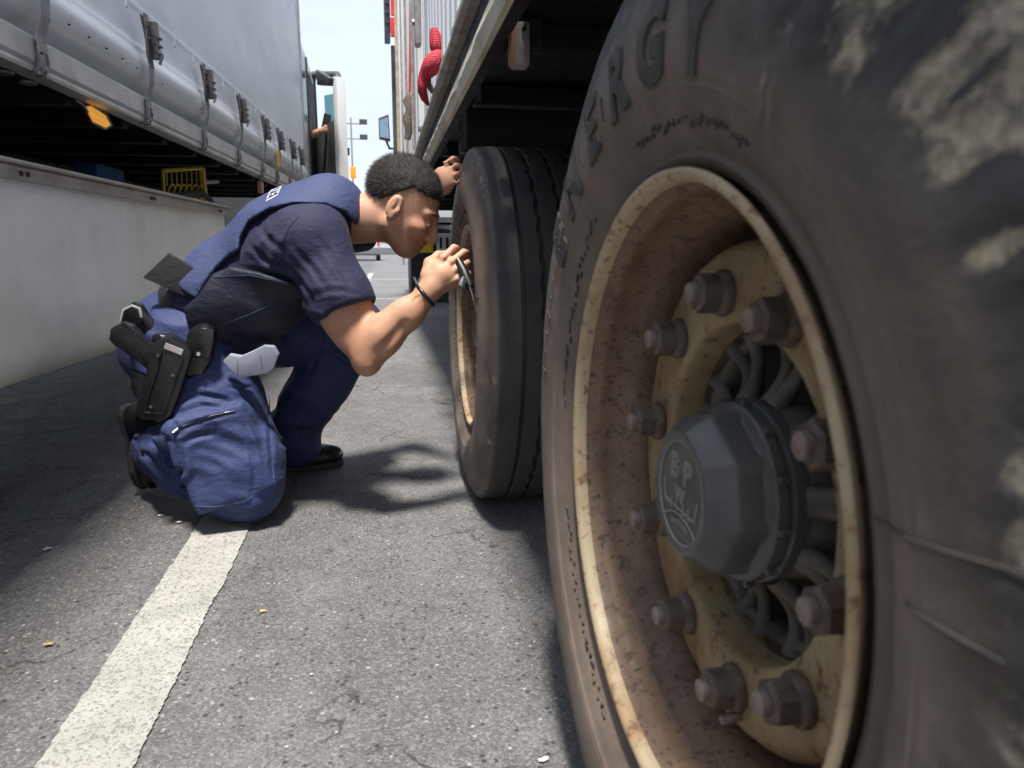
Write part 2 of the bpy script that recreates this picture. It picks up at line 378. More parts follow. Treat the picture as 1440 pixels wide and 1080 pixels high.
M['buckle'] = pm('buckle_steel', (.15, .14, .145), (.085, .08, .082), 40, .4, .5, .3, 160, .001)
M['white_paint'] = pm('white_vehicle_paint', (.74, .75, .75), (.66, .67, .67), 3, .3, 0, .04, 30, .002)
M['grey_paint'] = pm('grey_vehicle_plastic', (.06, .062, .07), (.045, .047, .052), 5, .5, 0, .1, 80, .001)
M['glass'] = N('door_glass').done((.25, .48, .50), .05, 0, None, Transmission_Weight=.85, IOR=1.3)
M['mirror'] = pm('mirror_glass', (.30, .36, .40), (.24, .30, .33), 3, .06, 1., 0., 10)
n = N('amber_lens'); M['amber'] = n.done(n.mix(n.ramp(n.voro(160), .1, .5), (.95, .42, .02), (.80, .25, .005)), .2, 0, n.bump(n.voro(160), .5, .003), Coat_Weight=.6, Emission_Color=(1., .42, .03), Emission_Strength=.16)
M['lamp_pale'] = pm('dusty_lamp_lens', (.62, .27, .16), (.42, .30, .24), 40, .4)
M['lamp_body'] = pm('lamp_body', (.40, .37, .36), (.28, .26, .25), 30, .5)
M['yellow'] = pm('yellow_rack', (.62, .45, .03), (.48, .33, .02), 12, .5)
M['blue'] = pm('blue_strap', (.02, .13, .34), (.03, .09, .22), 20, .7)
M['rail'] = pm('weathered_rail', (.40, .375, .335), (.24, .215, .185), 14, .6, .2, .4, 60, .003)
n = N('cream_strip'); M['cream'] = n.done(n.mix(n.ramp(n.noise(9, 6, .7, n.vec((1, .25, 1))), .45, .7), (.62, .57, .45), (.36, .31, .24)), .5, 0, n.bump(n.noise(70, 4), .25, .002))
n = N('container_steel'); sv = n.noise(6, 6, .7, n.vec((1, 1, .15)))
c = n.mix(n.ramp(sv, .5, .75, 0, .8), (.66, .69, .73), (.50, .47, .45)); c = n.mix(n.ramp(n.noise(16, 5, .7, n.vec((1, 1, .12))), .66, .74, 0, .8), c, (.25, .14, .09))
M['container'] = n.done(c, .5, 0, n.bump(n.noise(60, 3), .1, .002))
M['red'] = pm('red_vehicle_part', (.62, .025, .02), (.5, .02, .02), 5, .4)
n = N('red_netting'); w1 = n.t.nodes.new('ShaderNodeTexWave'); w1.inputs['Scale'].default_value = 55; w1.bands_direction = 'Z'; n.t.links.new(n.tc.outputs['Object'], w1.inputs[0])
w2 = n.t.nodes.new('ShaderNodeTexWave'); w2.inputs['Scale'].default_value = 55; w2.bands_direction = 'Y'; n.t.links.new(n.tc.outputs['Object'], w2.inputs[0])
wm = n.math('MULTIPLY', w1.outputs[1], w2.outputs[1])
M['red_net'] = n.done(n.mix(wm, (.36, .015, .03), (.80, .05, .085)), .7, 0, n.bump(wm, .8, .003))
M['old_rope'] = pm('old_rope', (.11, .09, .075), (.20, .17, .14), 40, .9, 0, .6, 120, .003)
M['rust'] = pm('rusty_bar', (.30, .20, .13), (.42, .36, .28), 20, .7, .2, .4, 90, .002)
M['tan'] = pm('tan_bar', (.45, .36, .24), (.30, .23, .15), 12, .6)
# officer
def cloth(name, c1, c2, sheen=.25, rough=.8, ws=900):
    n = N(name); a = n.noise(6, 7, .68); wvv = n.noise(ws, 2, .5); fz = n.noise(48, 6, .68, None, .8); cr = n.noise(19, 5, .6, n.vec((1, 1, 2.2), (.3, .5, .2)), 1.0)
    c = n.mix(n.ramp(a, .28, .72), c1, c2); c = n.mix(n.ramp(n.noise(140, 5, .7), .60, .78, 0, .35), c, tuple(x*1.35 for x in c1)); c = n.mix(n.ramp(n.noise(700, 2, .5), .80, .84, 0, .2), c, (.20, .20, .21))
    return n.done(c, rough, 0, n.bump(cr, .30, .012, n.bump(fz, .35, .004, n.bump(wvv, .4, .0006))), Sheen_Weight=sheen, Sheen_Roughness=.4)
M['shirt'] = cloth('navy_shirt', (.014, .018, .058), (.010, .013, .042), .02)
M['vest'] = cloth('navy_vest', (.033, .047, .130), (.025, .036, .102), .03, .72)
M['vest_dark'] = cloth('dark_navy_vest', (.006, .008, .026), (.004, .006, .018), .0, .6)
M['trousers'] = cloth('navy_trousers', (.027, .041, .130), (.019, .030, .100), .03, .72)
M['velcro'] = cloth('hook_loop', (.009, .010, .014), (.006, .007, .009), .05, .95, 500)
n = N('skin'); a = n.noise(8, 6, .65); b = n.noise(40, 6, .68); pr = n.voro(520); pr2 = n.noise(900, 3, .6); ln = n.noise(110, 5, .7, n.vec((1, 1, 1)), 1.5)
c = n.mix(n.ramp(a, .3, .7), (.53, .305, .20), (.44, .215, .135)); c = n.mix(n.ramp(b, .55, .75, 0, .5), c, (.40, .165, .10))
c = n.mix(n.ramp(n.noise(190, 3, .5), .70, .76, 0, .5), c, (.25, .11, .065))
c = n.mix(n.math('MULTIPLY', n.attr('stubble'), n.ramp(n.voro(900), .15, .5, .75, .35)), c, (.075, .055, .047)); c = n.mix(n.math('MULTIPLY', n.attr('lip'), .6), c, (.36, .12, .10))
M['skin'] = n.done(c, n.ramp(b, .3, .7, .46, .62), 0, n.bump(pr, .35, .0007, n.bump(pr2, .2, .0005, n.bump(ln, .30, .0025))), Subsurface_Weight=.06, Subsurface_Radius=(.012, .005, .003), Subsurface_Scale=.5)
n = N('hair'); hs = n.noise(240, 4, .7, n.vec((.35, 1, 1)))
M['hair'] = n.done(n.mix(hs, (.010, .008, .007), (.035, .028, .024)), .6, 0, n.bump(hs, .9, .004))
M['leather'] = pm('black_leather', (.007, .007, .008), (.012, .011, .012), 30, .3, 0, .3, 300, .001, Coat_Weight=.15)
M['polymer'] = pm('black_polymer', (.006, .0065, .008), (.010, .010, .011), 30, .38, 0, .25, 500, .0006)
M['shoe'] = pm('black_shoe_leather', (.008, .008, .010), (.016, .015, .016), 20, .3, 0, .3, 220, .001, Coat_Weight=.2)
M['sole'] = pm('rubber_sole', (.022, .021, .021), (.05, .046, .043), 40, .8, 0, .4, 150, .002)
M['mask'] = pm('face_mask_fabric', (.22, .245, .305), (.18, .20, .25), 14, .85, 0, .35, 300, .001)
M['brass'] = pm('snap_button', (.55, .53, .47), (.42, .40, .35), 40, .3, .9)
M['print'] = pm('print_silver', (.62, .64, .68), (.52, .54, .58), 40, .6)
M['eye'] = pm('eye_white', (.75, .72, .68), (.68, .63, .6), 40, .15)
M['iris'] = pm('iris', (.05, .03, .02), (.02, .012, .01), 90, .1)
M['chrome'] = pm('bright_metal', (.6, .61, .63), (.4, .41, .43), 50, .2, .95)
M['white_plastic'] = pm('white_plate', (.72, .72, .70), (.6, .6, .58), 9, .5)
M['yellow_refl'] = pm('yellow_reflector', (.72, .50, .02), (.6, .40, .02), 20, .4)
M['pole'] = pm('pole_steel', (.30, .31, .32), (.24, .25, .26), 3, .5, .5)
M['foliage'] = pm('far_foliage', (.06, .085, .035), (.035, .055, .02), 2, .8)
M['scrap'] = pm('pale_scrap', (.68, .66, .60), (.5, .48, .42), 60, .8)
M['leaf'] = pm('dry_leaf', (.55, .40, .14), (.36, .24, .09), 60, .8)
M['grit'] = pm('grit', (.17, .165, .155), (.34, .32, .29), 30, .85)
M['building'] = pm('pale_building', (.55, .55, .53), (.48, .48, .46), .5, .7)

def text_mesh(body, size, depth, bold=0., sp=1.):
    cu = bpy.data.curves.new('t', 'FONT'); cu.body = body; cu.size = size; cu.extrude = depth; cu.align_x = 'CENTER'; cu.offset = bold; cu.space_character = sp
    cu.resolution_u = 6
    o = bpy.data.objects.new('t', cu); COL.objects.link(o); bpy.context.view_layer.update()
    me = bpy.data.meshes.new_from_object(o.evaluated_get(bpy.context.evaluated_depsgraph_get()))
    bpy.data.objects.remove(o); bpy.data.curves.remove(cu); return me
def cos_get(me):
    a = np.empty(len(me.vertices)*3, np.float32); me.vertices.foreach_get('co', a); return a.reshape(-1, 3)
def cos_set(me, a): me.vertices.foreach_set('co', np.asarray(a, np.float32).ravel()); me.update()

# ================================================================== ground
g = mesh_np('ground', [(-600, -600, 0), (600, -600, 0), (600, 900, 0), (-600, 900, 0)], [(0, 1, 2, 3)], False)
tag(link('asphalt_ground', g, M['asphalt']), 'grey worn asphalt of the lorry park', kind='structure')
def paint(name, x0, x1, y0, y1, z=.004, step=.006):
    """a painted stripe with frayed edges"""
    n = max(2, int((y1-y0)/step)); V = []; Fc = []
    for i in range(n+1):
        y = y0+(y1-y0)*i/n
        V += [(x0+.0022*vnoise(np.array([y*9, 0, 1.]), 1)+.0018*vnoise(np.array([y*70, 0, 1.]), 1)+.0012*random.uniform(-1, 1), y, z), (x1+.0022*vnoise(np.array([y*9, 5, 1.]), 1)+.0018*vnoise(np.array([y*70, 5, 1.]), 1)+.0012*random.uniform(-1, 1), y, z)]
        if i: a = 2*i-2; Fc.append((a, a+1, a+3, a+2))
    return tag(link(name, mesh_np(name, V, Fc, False), M['line']), kind='structure')
tag(paint('parking_line', -.512, -.374, -.8, 9.0), 'worn white painted bay line running under the knee')
tag(paint('parking_line', -.50, -.36, 12.0, 22.0, step=.2), 'far length of the white bay line')
for k, y in enumerate((10.6, 17.5)):
    V = [(-6, y, .004), (.9, y, .004), (.9, y+.16+.1*k, .004), (-6, y+.16+.1*k, .004)]
    tag(link('cross_line', mesh_np('cross_line', V, [(0, 1, 2, 3)], False), M['line']), 'white line crossing the far end of the bay', kind='structure')
# loose grit nobody could count
V = []; Fc = []
for i in range(5200):
    r = random.random()**.55; y = .75+4.2*(1-r); x = random.uniform(-1.6, 1.0); s = random.uniform(.0007, .0021)*(1.7 if random.random() < .07 else 1)
    b = len(V); a0 = random.uniform(0, 6.28)
    for k in range(4): V.append((x+s*math.cos(a0+k*1.57)*random.uniform(.7, 1.4), y+s*math.sin(a0+k*1.57)*random.uniform(.7, 1.4), .0002))
    V.append((x+s*.2, y, s*random.uniform(.7, 1.3)))
    Fc += [(b, b+1, b+4), (b+1, b+2, b+4), (b+2, b+3, b+4), (b+3, b, b+4)]
tag(link('grit', mesh_np('grit', V, Fc, False), M['grit']), 'loose grit strewn over the asphalt', 'grit', kind='stuff')
def scrap(px, py, size, mat, label, cat, seed, name):
    c = atZ(px, py); rr = random.Random(seed); m = 9; V = []; 
    for k in range(m):
        a = 2*pi*k/m; q = size*(.55+.45*rr.random()); V.append((c[0]+q*math.cos(a)*1.5, c[1]+q*math.sin(a)*.8, .004+.006*rr.random()*size/.012))
    V.append((c[0], c[1], .006)); F2 = [(k, (k+1) % m, m) for k in range(m)]
    o = link(name, mesh_np(name, V, F2, False), mat); md = o.modifiers.new('thick', 'SOLIDIFY'); md.thickness = .0012
    return tag(o, label, cat)
scrap(68, 774, .009, M['scrap'], 'torn white paper scrap on the dark side of the painted line', 'scrap', 1, 'paper_scrap')
scrap(68, 909, .007, M['leaf'], 'small dry yellow leaf on the dark side of the painted line', 'leaf', 2, 'dry_leaf')
scrap(252, 736, .007, M['scrap'], 'white chip lying beside the kneeling knee', 'scrap', 3, 'paper_scrap')
scrap(226, 727, .006, M['scrap'], 'smaller white chip beside the kneeling knee and trouser leg', 'scrap', 4, 'paper_scrap')
scrap(765, 1072, .006, M['scrap'], 'white bit of litter beside the foot of the scuffed tyre', 'scrap', 5, 'paper_scrap')
scrap(370, 862, .006, M['leaf'], 'tiny tan leaf on the paler side of the painted line', 'leaf', 6, 'dry_leaf')
scrap(438, 951, .0035, M['scrap'], 'round white speck on the paler asphalt between painted line and scuffed tyre', 'scrap', 7, 'paper_scrap')
scrap(540, 553, .010, M['leaf'], 'tan leaf on the bright asphalt beyond the planted shoe', 'leaf', 8, 'dry_leaf')

# ================================================================== far background
# floodlight mast
fx, fy = at(498, 300, 95)[0], 95.
mast = thing('floodlight_mast', 'tall grey floodlight mast with paired lamp heads, far down the lane', 'mast', (fx, fy, 0))
MB().cyl((0, 0, 0), (0, 0, 16.6), .16, .09, 10).build('pole', M['pole'], mast, 40)
MB().box((0, 0, 15.9), (3.4, .12, .12)).box((0, 0, 14.1), (3.4, .12, .12)).build('crossarm', M['pole'], mast)
for z in (15.9, 14.1):
    for x in (-1.5, 1.5):
        MB().box((x, -.1, z+.25), (.95, .35, .6), .05).build('lamp_head', M['grey_paint'], mast)
# parked vans, a shed and a hedge at the end of the lorry park
def van(x, y, col, label):
    v = thing('parked_van', label, 'van', (x, y, 0), 'vans at the end of the lorry park')
    prof = [(-1, .35), (-1, 2.15), (-.93, 2.3), (.93, 2.3), (1, 2.15), (1, .35)]
    MB().prism([(a, 0, b) for a, b in prof], (0, 4.8, 0), .06).build('body', M['white_paint'] if col else M['grey_paint'], v, 40)
    MB().box((0, -.012, 1.65), (1.5, .03, .62), .012).build('rear_window', M['glass'], v)
    MB().box((0, -.05, .42), (1.9, .12, .2), .03).build('bumper', M['grey_paint'], v)
    for s in (-1, 1):
        MB().box((s*.9, -.015, 1.15), (.13, .04, .5), .01).build('tail_lamp', M['red'], v)
        for yy in (.9, 3.8): MB().cyl((s*.98, yy, .33), (s*.74, yy, .33), .33, None, 20, .03).build('wheel', M['sole'], v, 40)
van(-1.3, 44, 1, 'white panel van parked square to the far kerb'); van(-4.2, 46, 1, 'white panel van parked beside the other far van')
sh = thing('shed', 'long pale building closing the end of the lorry park', 'building', (4, 92, 0))
MB().box((0, 0, 2.0), (34, 9, 4.0), .05).build('wall', M['building'], sh)
MB().box((0, 0, 4.2), (35, 10, .4), .05).build('roof', M['grey_paint'], sh)
for k in range(9): MB().box((-14+3.4*k, -4.52, 2.1), (1.5, .1, 1.2), .02).build('window', M['glass'], sh)
fr = thing('guard_rail', 'low steel guard rail along the far edge of the asphalt', 'guard rail', (-2, 33, 0))
MB().box((0, 0, .62), (30, .06, .30), .03).build('beam', M['steel'], fr)
for k in range(11): MB().box((-14+2.8*k, .09, .35), (.12, .1, .7), .01).build('post', M['pole'], fr)
V = []; Fc = []
for i in range(9000):
    x = random.uniform(-60, 60); hh = 3.2+1.8*vnoise(np.array([x*.25, 0, 0.]), 1)
    p = np.array([x, 112+random.uniform(-2, 2), hh*random.random()**.6]); a = RNG.normal(size=3); b_ = RNG.normal(size=3); b = len(V)
    V += [p, p+unit(a)*.35, p+unit(b_)*.35]; Fc.append((b, b+1, b+2))
tag(link('hedge', mesh_np('hedge', V, Fc, False), M['foliage']), 'distant belt of trees behind the long building', 'trees', kind='stuff')

# ================================================================== right-hand trailer with the inspected wheels
tr = thing('flatbed_trailer', 'dirty white-sided trailer over two big single wheels, red sling at its rail', 'trailer', (.2, 0, 0))
TX = .2
def tb(): return MB()
# side rail, black web, cream strip; the trailer runs from behind the camera to Y = 9
V = []; Fc = []; n = 260
for i in range(n+1):                         # battered upper rail: uneven thickness along its length
    y = -1.6+10.6*i/n; j = .006*vnoise(np.array([y*6., 3, 0]), 1)+.004*vnoise(np.array([y*19., 8, 0]), 1)
    ring = [(-.004+j*.5, 1.312+j*.4), (-.010+j*.6, 1.300), (-.010+j*.7, 1.284+j), (.004, 1.276+j), (.030, 1.280), (.030, 1.312)]
    b = len(V); V += [(a, y, z) for a, z in ring]
    if i: Fc += [(b-6+k, b-6+(k+1) % 6, b+(k+1) % 6, b+k) for k in range(6)]
Fc += [tuple(range(6)), tuple(range(len(V)-6, len(V)))]
link('side_rail', mesh_np('side_rail', V, Fc, False), M['rail'], tr)
tb().box((.05, 3.7, 1.226), (.05, 10.6, .096)).build('side_web', M['under'], tr)
V = []; Fc = []
for i in range(n+1):
    y = -1.6+10.6*i/n; j = .005*vnoise(np.array([y*5., 13, 0]), 1)+.003*vnoise(np.array([y*15., 18, 0]), 1)
    ring = [(.0+j*.4, 1.176+j), (-.006+j, 1.150), (.003, 1.121+j), (.014, 1.120), (.014, 1.176)]
    b = len(V); V += [(a, y, z) for a, z in ring]
    if i: Fc += [(b-5+k, b-5+(k+1) % 5, b+(k+1) % 5, b+k) for k in range(5)]
Fc += [tuple(range(5)), tuple(range(len(V)-5, len(V)))]
link('lower_flange', mesh_np('lower_flange', V, Fc, False), M['cream'], tr)
tb().box((1.3, 3.7, 1.245), (2.4, 10.6, .04)).build('deck', M['under'], tr)
for k in range(27):
    y = -1.4+.62*k
    if abs(y-2.7) < .3 or y > 8.9: continue
    tb().box((.66, y, 1.195), (1.16, .06, .06), .006).build('crossmember', M['under'], tr)
tb().box((.68, 2.74, 1.155), (1.2, .09, .16), .01).build('crossmember', M['chassis_grey'], tr)
for x in (.78, 1.72): tb().box((x, 3.7, .98), (.13, 10.4, .30), .01).build('chassis_beam', M['under'], tr)
for y in (.618, 2.14):
    tb().cyl((.35, y, .5), (2.1, y, .5), .065, None, 20).build('axle', M['under'], tr, 40)
    tb().box((.8, y+.32, .62), (.09, .75, .12), .02, Matrix.Rotation(.35, 3, 'X')).build('trailing_arm', M['under'], tr)
    tb().cyl((.8, y-.22, .55), (.8, y-.22, .86), .12, None, 20, .03).build('air_bag', M['sole'], tr, 40)
# ribbed drop side over the wheels, unseen top kept low for sky light
def ribbed(y, y1, z0, z1, x, st):
    prof = []
    while y < y1-.01:
        prof += [(0.0, y), (0.0, y+st*.375), (.5*st*.25, y+st*.5), (.5*st*.25, y+st*.875)]; y += st
    prof.append((0, y1)); V = []
    for a, yy in prof: V += [(x+a, yy, z0), (x+a, yy, z1)]
    return V, [(2*i, 2*i+2, 2*i+3, 2*i+1) for i in range(len(prof)-1)]
V, Fc = ribbed(-1.6, 3.72, 1.31, 2.34, .012, .16)
o = link('drop_side', mesh_np('drop_side', V, Fc, False), M['container'], tr); md = o.modifiers.new('t', 'SOLIDIFY'); md.thickness = .004
MB().box((.03, 1.06, 2.35), (.06, 5.3, .05), .01).build('top_rail', M['rail'], tr)
for y in (-.4, 1.5): MB().box((.02, y, 1.83), (.05, .07, 1.04), .008).build('side_post', M['rail'], tr)
ct = thing('shipping_container', 'tall white ribbed container standing on the front of the trailer', 'container', (.2, 0, 1.316))
V, Fc = ribbed(3.86, 8.92, 0, 2.56, .014, .27)
o = link('ribbed_side', mesh_np('ribbed_side', V, Fc, False), M['container'], ct); md = o.modifiers.new('t', 'SOLIDIFY'); md.thickness = .004
MB().box((1.24, 6.37, 2.57), (2.42, 5.14, .05), .01).build('roof_panel', M['container'], ct)
MB().box((1.24, 8.95, 1.28), (2.40, .06, 2.5), .01).build('front_wall', M['container'], ct)
MB().box((1.24, 3.81, 1.28), (2.40, .06, 2.5), .01).build('rear_door', M['container'], ct)
MB().box((.01, 3.80, 1.28), (.06, .13, 2.56), .01).build('corner_post', M['white_plastic'], ct)
MB().box((.0, 8.92, 1.28), (.05, .16, 2.56), .012).build('corner_post', M['tan'], ct)
for y, w_ in ((4.9, .035), (6.1, .06), (7.4, .05)): MB().box((.0, y, 1.2), (.014, w_, 2.3), .003).build('rust_strip', M['rust'], ct)
# pale bar with bolts on the side, above the red sling
b0 = at(603, 8, 3.6)
bar = tb().box((-.03, 3.45, 1.93), (.03, .075, .62), .012).build('locking_bar', M['lamp_body'], tr, 40)
for z in (1.72, 1.95, 2.15): tb().cyl((-.044, 3.45, z), (-.054, 3.45, z), .014, None, 8).build('bolt', M['steel'], bar)
# side marker lamp on a bracket under the deck
lc = at(731, 65, 1.62)-np.array([TX, 0, 0])
br = tb().box(lc+np.array([.03, .035, .055]), (.05, .012, .10), .002).box(lc+np.array([.03, .02, .105]), (.06, .06, .008)).build('lamp_bracket', M['chassis_grey'], tr)
ml = tb().box(lc, (.036, .050, .088), .006).build('marker_lamp', M['lamp_body'], tr, 40)
tb().box(lc+np.array([-.019, -.006, -.004]), (.010, .040, .074), .004).build('lens', M['lamp_pale'], ml, 40)
tb().cyl(lc+np.array([.004, -.023, .028]), lc+np.array([.004, -.031, .028]), .005, None, 8).build('screw', M['under'], ml)

# ---- wheels: axis X, outer sidewall at x = 0 of the wheel frame, outboard is -X
def tyre_profile(R):
    """outline from outer bead over the tread to the inner bead; grooves cut into the tread"""
    P = [(.292, .052), (.297, .034), (.303, .028), (.309, .026), (.314, .030), (.320, .027), (.330, .020), (.345, .011), (.360, .005),
         (.3615, .0035), (.3655, .0035), (.367, .0025), (.385, .0005), (.400, .0), (.415, .0005), (.430, .0025), (.437, .004), (.452, .0075), (.467, .012), (.481, .017), (.494, .0205), (.503, .0235), (.5085, .0275), (.5125, .034), (.5145, .041)]
    s = R-.517; Q = [P[0]]
    for (r0, x0), (r1, x1) in zip(P, P[1:]):
        m = max(1, int((r1-r0)/.0045)) if r0 > .30 else 1
        Q += [(r0+(r1-r0)*k/m, x0+(x1-x0)*k/m) for k in range(1, m+1)]
    P = Q
    P = [(r+s*max(0, (r-.36)/.157), x) for r, x in P]
    tread = [(.5145, .050), (.516, .065)]
    for c, hw, dp in ((.098, .005, .012), (.148, .006, .013), (.205, .006, .013), (.262, .006, .013), (.312, .005, .012)):
        tread += [(.517, c-.020), (.517, c-hw-.0015), (.5155, c-hw), (.517-dp, c-hw+.0015), (.517-dp, c+hw-.0015), (.5155, c+hw), (.517, c+hw+.0015), (.517, c+.02)]
    tread += [(.516, .345), (.5115, .362), (.500, .378), (.47, .392), (.40, .402), (.34, .392), (.292, .36)]
    return P+[(r+s, x) for r, x in tread]
def make_tyre(R, seed, wear, zc):
    pr = tyre_profile(R)
    def zig(p, th):
        inn = ((p[:, 1] > .125) & (p[:, 1] < .29) & (p[:, 0] > .50)).astype(float)
        return inn[:, None]*.0030*np.sin(th*48)[None, :]
    n = 512; V, Fq = lathe_x(pr, n, zig=zig)
    r = np.hypot(V[:, 1], V[:, 2]); th = np.arctan2(V[:, 2], V[:, 1]); side = V[:, 0] < .06
    nn = fbm(V+seed, 14, 4, seed); V = V.copy()
    V[:, 0] += np.where(side, .0012*nn, 0)
    # road dust lies on the sidewall, rubbed off towards the shoulder
    dust = np.where(V[:, 0] < .035, np.clip((1.15 if wear else 1.75)-(r-.385)/.085+.35*nn, .08 if wear else .5, 1), .16+.10*nn)
    mud = np.zeros(len(V))
    if wear:      # torn, scuffed shoulder on the camera side of the near tyre
        a = np.degrees(th) % 360
        m = np.clip((r-.395-.03*vnoise(V+3, 16, 5))/.035, 0, 1)*np.clip((a-112)/14, 0, 1)*np.clip((205-a)/25, 0, 1)*side
        pol = np.stack([r*18, th*9, th*0], -1); st = fbm(np.stack([r*10, a*.33, a*0], -1), 1, 5, 11)
        st2 = fbm(np.stack([r*26+a*.08, a*.55, a*0+4], -1), 1, 4, 21)
        mud = m*np.clip(.55+1.5*st+.7*st2, 0, 1)
        V[:, 0] += m*(.004*st+.003*np.abs(st2)+.0015*fbm(V, 90, 3, 31)); dust = dust*(1-.75*m)
        # a rubbed tongue reaching towards the rim
        m2 = np.exp(-((a-122)/4.5)**2)*np.exp(-((r-.375)/.022)**2)*side; mud = np.maximum(mud, m2*np.clip(.4+st2*1.3, 0, 1)*.8); V[:, 0] -= m2*.004*st2
        dark = np.clip((a-92)/20, 0, 1)*np.clip((215-a)/20, 0, 1)*np.clip((r-.365)/.03, 0, 1)*side; dust *= 1-.55*dark
    else:
        m = np.clip((r-.47)/.03, 0, 1)*(V[:, 0] < .036); st = fbm(np.stack([V[:, 0]*40, th*14, th*0], -1), 1, 5, 3); mud = m*np.clip(.12+1.1*st, 0, 1)*.8
    V[:, 2] = np.maximum(V[:, 2], -zc+.001)                      # contact patch
    me = mesh_np('tyre', V, Fq, True); me.set_sharp_from_angle(angle=math.radians(38))
    for nm, val in (('dust', dust), ('mud', mud)):
        at_ = me.attributes.new(nm, 'FLOAT', 'POINT'); at_.data.foreach_set('value', val.astype(np.float32))
    return me
def hexnut(r0, x0, x1):
    b = MB().cyl((x1, 0, 0), (x0+.003, 0, 0), r0, r0, 6, .0007).cyl((x0+.003, 0, 0), (x0, 0, 0), r0*.97, r0*.80, 6)
    return b
def build_wheel(Yc, Zc, d, R, seed, wear, phase, detail):
    wl = link('wheel', mesh_np('wheel', *lathe_x([(.300, .022), (.2995, .019), (.296, .0175), (.291, .0195), (.2885, .024), (.2875, .034)], 160), True), M['rim_flange'], tr)
    wl.location = (d-TX, Yc, Zc)
    V, Fq = lathe_x([(.2875, .034), (.286, .040), (.281, .046), (.2795, .052), (.2805, .060), (.279, .075), (.272, .088), (.2665, .098), (.264, .115), (.262, .15), (.2605, .20), (.260, .30), (.258, .36)], 160)
    o = link('rim_barrel', mesh_np('rim_barrel', V, Fq, True), M['rim_barrel'], wl)
    # disc: pale dished plate carrying the studs, rolled outer edge, bored centre
    V, Fq = lathe_x([(.2405, .20), (.2415, .15), (.2410, .122), (.2385, .109), (.2330, .1025), (.226, .1005), (.215, .0995), (.195, .0990), (.175, .0990), (.166, .0995), (.1630, .1015), (.1615, .107), (.1605, .118), (.160, .135)], 160)
    r = np.hypot(V[:, 1], V[:, 2]); V[:, 0] += .0012*fbm(V, 30, 3, 2)*(V[:, 0] < .11)
    link('wheel_disc', mesh_np('wheel_disc', V, Fq, True), M['rim_disc'], wl)
    ty = link('tyre', make_tyre(R, seed, wear, Zc), M['tyre'], wl)
    # hub casting: back plate, ring and ribs between bore and cap
    V, Fq = lathe_x([(.17, .20), (.05, .20)], 64); link('hub_plate', mesh_np('hub_plate', V, Fq, True), M['hub'], wl)
    V, Fq = lathe_x([(.094, .215), (.090, .150), (.088, .132), (.085, .125), (.06, .122)], 96)
    link('hub', mesh_np('hub', V, Fq, True), M['hub'], wl)
    V, Fq = lathe_x([(.160, .20), (.1595, .150), (.157, .142), (.150, .1395), (.144, .143), (.142, .155), (.142, .20)], 96)
    link('hub_ring', mesh_np('hub_ring', V, Fq, True), M['hub'], wl)
    for k in range(10):                        # forked webs of the casting
        a = phase+k*2*pi/10+pi/10; ca, sa = math.cos(a), math.sin(a); b = MB()
        for s in (-1, 1):
            pts = []
            for t in np.linspace(0, 1, 8):
                rr = .086+.070*t; off = s*(.004+.017*t**1.6); x = .118+.012*t+.010*math.sin(pi*t)
                pts.append((x+.012, rr*ca-off*sa, rr*sa+off*ca))
            b.tube(pts, [.011, .0095, .008, .007, .0068, .0072, .0085, .011], 8)
        b.build('hub_rib', M['hub'], wl, 60)
        b = MB(); p_ = []
        for rr, hw in ((.088, .006), (.12, .005), (.155, .014)): p_.append((rr, hw))
        V8 = [(.150, rr*ca-s*hw*sa, rr*sa+s*hw*ca) for s in (-1, 1) for rr, hw in (p_ if s < 0 else p_[::-1])]
        b.prism(V8, (.05, 0, 0)); b.build('hub_web', M['hub'], wl)
    # hub cap: octagon blending to a round skirt
    n = 96; V = []; Fq = []
    def oct_r(rr, th, e): 
        t = ((th+pi/8) % (pi/4))-pi/8; return rr*(1-e)+e*rr*.985/math.cos(t)*math.cos(pi/8)*1.04
    rings = [(.0, .0475, 0, 0), (.050, .0475, 0, 0), (.0515, .0450, 0, 0), (.0575, .0440, .2, 0), (.0605, .0455, .4, 0), (.0650, .052, .85, 0), (.0770, .066, 1, 0), (.0785, .072, 1, 0), (.0795, .092, 1, 0), (.0805, .0945, .5, 0), (.0845, .0965, 0, 0), (.0865, .0990, 0, 0), (.0868, .108, 0, 0), (.0845, .110, 0, 0), (.0845, .113, 0, 0), (.0880, .115, 0, 0), (.0885, .126, 0, 0), (.080, .128, 0, 0)]
    for rr, x, e, _ in rings:
        for k in range(n):
            th = 2*pi*k/n; q = oct_r(rr, th+.25, e); V.append((x, q*math.cos(th), q*math.sin(th)))
    for i in range(len(rings)-1):
        for k in range(n): Fq.append((i*n+k, (i+1)*n+k, (i+1)*n+(k+1) % n, i*n+(k+1) % n))
    me = mesh_np('hub_cap', V, Fq, True); me.set_sharp_from_angle(angle=math.radians(28))
    me.materials.clear(); cp_ = link('hub_cap', me, [M['cap'], M['cap_face']], wl)
    for p in me.polygons:
        if p.index < n*1: p.material_index = 1
    for k in range(12):
        a = k*2*pi/12+.1; MB().box((.104, .0872*math.cos(a), .0872*math.sin(a)), (.010, .010, .006), .0015, Matrix.Rotation(a, 3, 'X')).build('cap_lug', M['cap'], wl)
